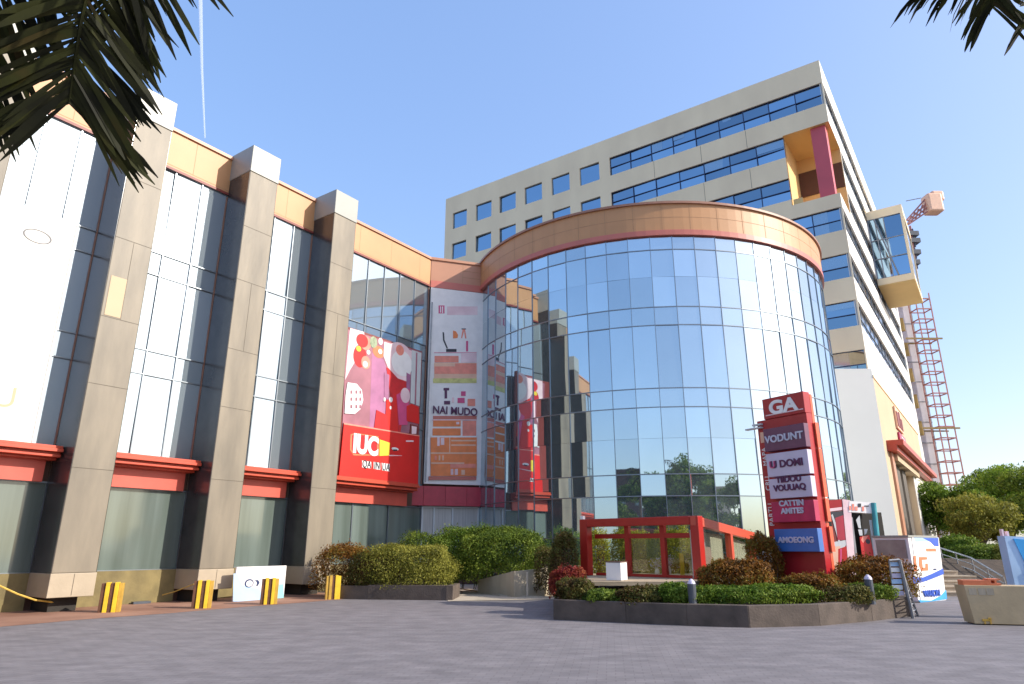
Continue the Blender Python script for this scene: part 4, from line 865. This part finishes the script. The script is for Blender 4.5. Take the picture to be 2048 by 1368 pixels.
bs = thing('draped_stand', 'tall pale blue and white draped stand behind the plywood counter', 'stand', (11.9, 16.6, 0))
Fd = frame(Vector((11.72, 16.6, 0)), (1, -.1, 0))
q = MB(Fd); q.prism([(.02, .0), (1.0, .0), (.95, 1.8), (.0, 1.84)], -.3, 0); put('drape', q, M['skyblue'], bs)
q = MB(Fd); q.prism([(.18, 1.78), (.5, 1.75), (.55, .95), (.32, 1.25)], .002, .02); q.prism([(.30, 1.2), (.6, 1.0), (.6, .6), (.36, .7)], .001, .015); put('blue_stripe', q, M['azure'], bs)
q = MB(Fd); q.prism([(.30, 1.05), (.6, 1.1), (.6, .5), (.34, .5)], .016, .03); put('white_stripe', q, M['offwhite'], bs)
q = MB(Fd); q.box(.02, .06, 1.8, 2.0, -.2, -.1); q.box(.13, .17, 1.8, 1.95, -.2, -.1); put('hook', q, M['palepink'], bs)
# ================================================================== STAIRS, RAILING, TREES, MAST (right background)
q = MB()
for k in range(8):
    y0 = 24.0 + k * .42; q.box(13.6 + k * .05, 17.6 - k * .36, y0, y0 + 4, k * .155 - .02, (k + 1) * .155 - .015)
    q.box(13.6 + k * .05, 17.6 - k * .36, y0 - .04, y0, (k + 1) * .155 - .05, (k + 1) * .155 - .012)
tag(put('steps', q, M['steps']), kind='structure')
q = MB(); P = [(17, 24.6, 0), (60, 24.6, 0), (80, 80, 1.4), (22, 80, 1.4), (16.5, 30, 1.3)]
q.quad((17.8, 24.3, .0), (70, 22, .0), (90, 90, 1.4), (16, 90, 1.4), (14.5, 27.4, 1.2)); tag(put('embankment', q, M['soil']), kind='structure')
rl = thing('stair_railing', 'grey tubular handrail sloping down the right side of the stone steps', 'railing', (17, 25.5, 0))
q = MB(); 
ra = [at(1880, 1096, 27.5), at(1942, 1116, 26), at(2006, 1154, 24.6)]
for dz, r_ in ((0, .035), (-.22, .02), (-.44, .02)): q.tube([p + Vector((0, 0, dz)) for p in ra], r_, 7)
put('handrail', q, M['steel'], rl)
for i, p in enumerate([ra[0], ra[0].lerp(ra[1], .5), ra[1], ra[1].lerp(ra[2], .5), ra[2]]):
    q = MB(); q.tube([p, (p.x + .08, p.y, max(p.z - 1.0, 0))], .025, 7); put('post', q, M['steel'], rl)
bush('dark shaded hedge on the bank behind the stair railing', 1925, 2025, 1096, 29, 'green', 14000, zb=.4, size=.09, ry=1)
bush('bright green bush on the bank left of the dark hedge', 1888, 1940, 1078, 31, 'lime', 9000, zb=.8, size=.09, ry=1)
bush('grey green bush at the right end of the bank', 1985, 2070, 1090, 28, 'olive', 10000, zb=.3, size=.09, ry=1)
tree('rounded bright green tree behind the brown canopy beam', bx(1915, 50), 50, 1.0, 5.2, 2.9, 3.6, M['treegreen'], 20000, .17, 5)
tree('olive brown tree low behind the stair railing', bx(1965, 40), 40, .9, 3.6, 2.4, 2.7, M['olive'], 16000, .14, 6)
tree('tallest green tree at the right edge of the photo', bx(2030, 50), 50, 1.0, 6.6, 3.6, 5.0, M['treegreen'], 26000, .18, 8)
tree('wide green tree filling in behind the other two trees', bx(1965, 58), 58, 1.2, 5.2, 4.6, 3.8, M['treegreen'], 24000, .2, 9)
tree('dark green tree just past the right edge', bx(2110, 42), 42, .9, 5.6, 3.2, 4.4, M['green'], 16000, .18, 12)
mst = thing('hoist_mast', 'tall red lattice hoist mast standing behind the far corner of the office tower', 'mast', (42.6, 66, 0))
q = MB(); xa, xb, ya, yb = 42.1, 43.6, 65.6, 66.9
for x, y in ((xa, ya), (xb, ya), (xa, yb), (xb, yb)): q.box(x - .045, x + .045, y - .045, y + .045, 0, 27)
put('rail', q, M['mast'], mst)
q = MB()
for k in range(24):
    z = .6 + k * 1.12
    q = MB(); q.box(xa, xb, ya - .05, ya + .05, z - .06, z + .06); q.box(xa, xb, yb - .05, yb + .05, z - .05, z + .05); q.box(xa - .05, xa + .05, ya, yb, z - .05, z + .05); q.box(xb - .05, xb + .05, ya, yb, z - .05, z + .05); put('cross_frame', q, M['mast'], mst)
for zc in (21.9, 12.7):
    q = MB(); q.box(40.2, 43.9, 65.2, 65.32, zc - .08, zc + .08); q.box(40.2, 43.9, 67.0, 67.1, zc - .07, zc + .07); put('wall_tie', q, M['gold'], mst)
sc = thing('scaffold_screen', 'pale sheeted scaffold between the office tower and the red mast', 'scaffold', (41, 68, 0))
q = MB(); q.box(37.5, 42.6, 67.6, 67.9, 0, 27.2); put('sheet', q, M['screen'], sc)
q = MB()
for x in (39.0, 41.0, 42.5): q.box(x - .06, x + .06, 67.3, 67.42, 0, 27)
for k in range(13): q.box(37.5, 42.6, 67.28, 67.36, 1 + k * 2.1, 1.1 + k * 2.1)
put('tube_frame', q, M['steel'], sc)
cr = thing('crane_jib', 'short red crane jib with a tan counterweight block above the oriel bay', 'crane', (43, 66, 33))
a0_, a1_ = at(1815, 445, 66), at(1868, 398, 66)
q = MB(); 
for k in range(4):
    off = Vector(((k % 2) * .5 - .25, 0, (k // 2) * .8 - .4)); q.tube([a0_ + off * .5, a0_.lerp(a1_, .5) + off, a1_ + off * 1.5], .09, 6)
for k in range(7):
    t_ = k / 7; q.tube([a0_.lerp(a1_, t_) + Vector((0, 0, .3 + .3 * t_)), a0_.lerp(a1_, t_ + .14) + Vector((0, 0, -.3 - .3 * t_))], .07, 5); q.tube([a0_.lerp(a1_, t_) + Vector((0, 0, -.3 - .3 * t_)), a0_.lerp(a1_, t_ + .14) + Vector((0, 0, .3 + .3 * t_))], .07, 5)
put('boom', q, M['mast'], cr)
q = MB(); cc_ = at(1866, 400, 66); q.box(cc_.x - .9, cc_.x + .7, 65.4, 66.8, cc_.z - 1.6, cc_.z + .6); q.box(cc_.x - .2, cc_.x + 1.1, 65.6, 66.6, cc_.z - .2, cc_.z + 1.0); put('counterweight', q, M['peach'], cr, bevel=.2)
q = MB(); q.tube([at(1812, 402, 66), at(1842, 396, 66)], .05, 5); put('cable', q, M['steel'], cr)
q = MB(); q.tube([at(1820, 452, 66), (42.9, 66, 26.9)], .12, 6); put('hoist_cable', q, M['mast'], cr)
q = MB()
for (px0, py0, s_) in ((1826, 468, .8), (1828, 482, .9), (1830, 505, .8), (1832, 525, .5)):
    p = at(px0, py0, 66); q = MB(); q.box(p.x - s_ * .6, p.x + s_ * .6, 65.7, 66.6, p.z - .25, p.z + .25); q.tube([(p.x, 66, p.z - .7), (p.x, 66, p.z + .6)], .12, 6); put('winch', q, M['darkpost'], cr)
# ================================================================== PALMS
def frond(parent, path, leaf_len, n=46, droop=.35, width=.05, seed=1, spread=.9, name='frond'):
    R0 = random.Random(seed); q = MB(); P = [Vector(p) for p in path]
    def cr_(t):
        t = t * (len(P) - 1); i = min(int(t), len(P) - 2); u = t - i
        p0, p1, p2, p3 = P[max(i - 1, 0)], P[i], P[i + 1], P[min(i + 2, len(P) - 1)]
        return .5 * ((2 * p1) + (p2 - p0) * u + (2 * p0 - 5 * p1 + 4 * p2 - p3) * u * u + (3 * p1 - p0 - 3 * p2 + p3) * u ** 3)
    pts = [cr_(k / 14) for k in range(15)]; q.tube(pts, [.035 * (1 - k / 17) for k in range(15)], 6)
    for k in range(n):
        t = .22 + .78 * k / (n - 1); c = cr_(t); d_ = (cr_(min(t + .03, 1)) - cr_(max(t - .03, 0))).normalized()
        side = d_.cross(UP).normalized(); 
        for s_ in (-1, 1):
            fwd = .30 + .5 * t + R0.uniform(-.15, .25); dirv = (side * s_ * spread * R0.uniform(.7, 1.1) + d_ * fwd + UP * R0.uniform(-.25, .15)).normalized()
            L = leaf_len * R0.uniform(.7, 1.1) * (1 - .25 * t); w = width * R0.uniform(.6, 1.25); prev = None; nrm = dirv.cross(d_).normalized()
            wd = nrm.cross(dirv).normalized()
            if R0.random() < .5: wd = (wd + nrm * R0.uniform(-.8, .8)).normalized()
            m = 5; row = []
            for i in range(m + 1):
                f_ = i / m; p = c + dirv * L * f_ - UP * droop * L * f_ * f_ * R0.uniform(.8, 1.1); ww = w * (.35 + 1.1 * f_ - 1.25 * f_ * f_ * f_ * f_) if i < m else w * .12
                row.append((p - wd * ww, p + wd * ww))
            i0 = len(q.v)
            for a_, b_ in row: q.v += [a_, b_]
            for i in range(m): q.f.append((i0 + 2 * i, i0 + 2 * i + 1, i0 + 2 * i + 3, i0 + 2 * i + 2)); q.mi.append(0)
    return put(name, q, M['palm'], parent)
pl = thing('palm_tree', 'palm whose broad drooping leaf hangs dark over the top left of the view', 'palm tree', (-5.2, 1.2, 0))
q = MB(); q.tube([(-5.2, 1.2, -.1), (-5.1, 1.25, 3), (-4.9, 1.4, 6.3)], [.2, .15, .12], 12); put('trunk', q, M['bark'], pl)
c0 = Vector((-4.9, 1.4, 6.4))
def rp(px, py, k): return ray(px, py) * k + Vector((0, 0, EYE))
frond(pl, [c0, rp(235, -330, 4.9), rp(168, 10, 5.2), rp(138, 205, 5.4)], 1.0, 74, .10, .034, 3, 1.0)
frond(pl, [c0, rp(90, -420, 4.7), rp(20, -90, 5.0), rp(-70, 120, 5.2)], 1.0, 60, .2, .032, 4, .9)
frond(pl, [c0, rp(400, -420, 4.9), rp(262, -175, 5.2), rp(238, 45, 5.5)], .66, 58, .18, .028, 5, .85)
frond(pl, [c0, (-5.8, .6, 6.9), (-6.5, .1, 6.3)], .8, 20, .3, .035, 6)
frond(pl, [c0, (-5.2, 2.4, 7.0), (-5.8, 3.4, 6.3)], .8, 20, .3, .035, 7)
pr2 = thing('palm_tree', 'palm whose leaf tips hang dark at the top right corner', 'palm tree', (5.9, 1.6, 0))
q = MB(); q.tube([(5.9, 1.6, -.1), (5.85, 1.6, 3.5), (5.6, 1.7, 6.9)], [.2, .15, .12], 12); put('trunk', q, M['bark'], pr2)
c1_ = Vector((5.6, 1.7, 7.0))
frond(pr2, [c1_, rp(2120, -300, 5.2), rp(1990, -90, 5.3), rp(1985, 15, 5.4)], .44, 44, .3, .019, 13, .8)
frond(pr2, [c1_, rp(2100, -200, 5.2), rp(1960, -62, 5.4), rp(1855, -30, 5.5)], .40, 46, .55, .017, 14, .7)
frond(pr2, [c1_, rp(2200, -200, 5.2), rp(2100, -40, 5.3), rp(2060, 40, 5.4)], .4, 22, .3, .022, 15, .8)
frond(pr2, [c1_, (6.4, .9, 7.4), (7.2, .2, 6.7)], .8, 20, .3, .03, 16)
# ================================================================== CONTRAIL
ct = MB(); ps = [at(399, -140, 2400), at(401, 0, 2400), at(404, 140, 2400), at(410, 276, 2400)]
ct.tube(ps, [9, 8, 5, 2.5], 16)
mc = bpy.data.materials.new('contrail_vapour'); mc.use_nodes = True; mb_ = mc.node_tree.nodes['Principled BSDF']; mb_.inputs['Base Color'].default_value = (.9, .92, .95, 1); mb_.inputs['Alpha'].default_value = .22; mb_.inputs['Roughness'].default_value = 1
tag(put('contrail', ct, mc, loc=ps[1]), 'thin white vapour trail crossing the blue sky above the left wing', 'contrail')
# ================================================================== ACROSS THE PLAZA (seen mirrored in the glass)
def far_block(label, x0, x1, y0, y1, h, m, wm, n):
    t = thing('street_building', label, 'building', ((x0 + x1) / 2, (y0 + y1) / 2, 0))
    F = frame(Vector((x1, y1, 0)), Vector((-1, 0, 0))); W2 = x1 - x0
    hs_ = []; fl = max(1, int(h / 3.2))
    for k in range(fl):
        for i in range(n):
            xa_ = W2 * (i + .2) / n; hs_.append((xa_, xa_ + W2 * .6 / n, 1 + k * 3.2, min(h - .4, 2.8 + k * 3.2)))
    q = MB(F); wall_holes(q, 0, W2, 0, h, hs_, .2); q.box(0, W2, 0, h - .02, -(y1 - y0), -.5); put('wall', q, m, t)
    q = MB(F)
    for a_, b_, c_, d_ in hs_: q.quad((a_, c_, -.18), (b_, c_, -.18), (b_, d_, -.18), (a_, d_, -.18))
    put('window', q, wm, t)
far_block('low dark red shop block across the road, mirrored in the drum', -14, 6, -52, -40, 6.5, M['brown'], M['lowglass'], 7)
far_block('pale low block across the road, mirrored in the drum', 10, 30, -56, -44, 8, M['greyprint'], M['lowglass'], 8)
far_block('cream block far behind the plaza', 34, 52, -60, -45, 10, M['creamy'], M['lowglass'], 6)
far_block('brown block far left behind the plaza', -48, -22, -60, -45, 12, M['brown'], M['lowglass'], 8)
tp_ = tree('roadside tree mirrored in the lower glass of the drum', -4, -24, 0, 8.8, 3.6, 6.4, M['green'], 12000, .28, 21, 'roadside trees mirrored in the drum glass')
for (x, y) in ((3, -27), (9, -23), (15, -28), (22, -24), (30, -22), (-11, -27), (-0.5, -22), (6, -31), (12, -20), (18.5, -21), (26, -29), (36, -18), (-17, -24)):
    c_ = copy_tree(tp_); c_.location = (x, y, 0); c_.rotation_euler.z = x; c_.scale = (1.1, 1.1, .95 + .06 * (abs(x) % 5))
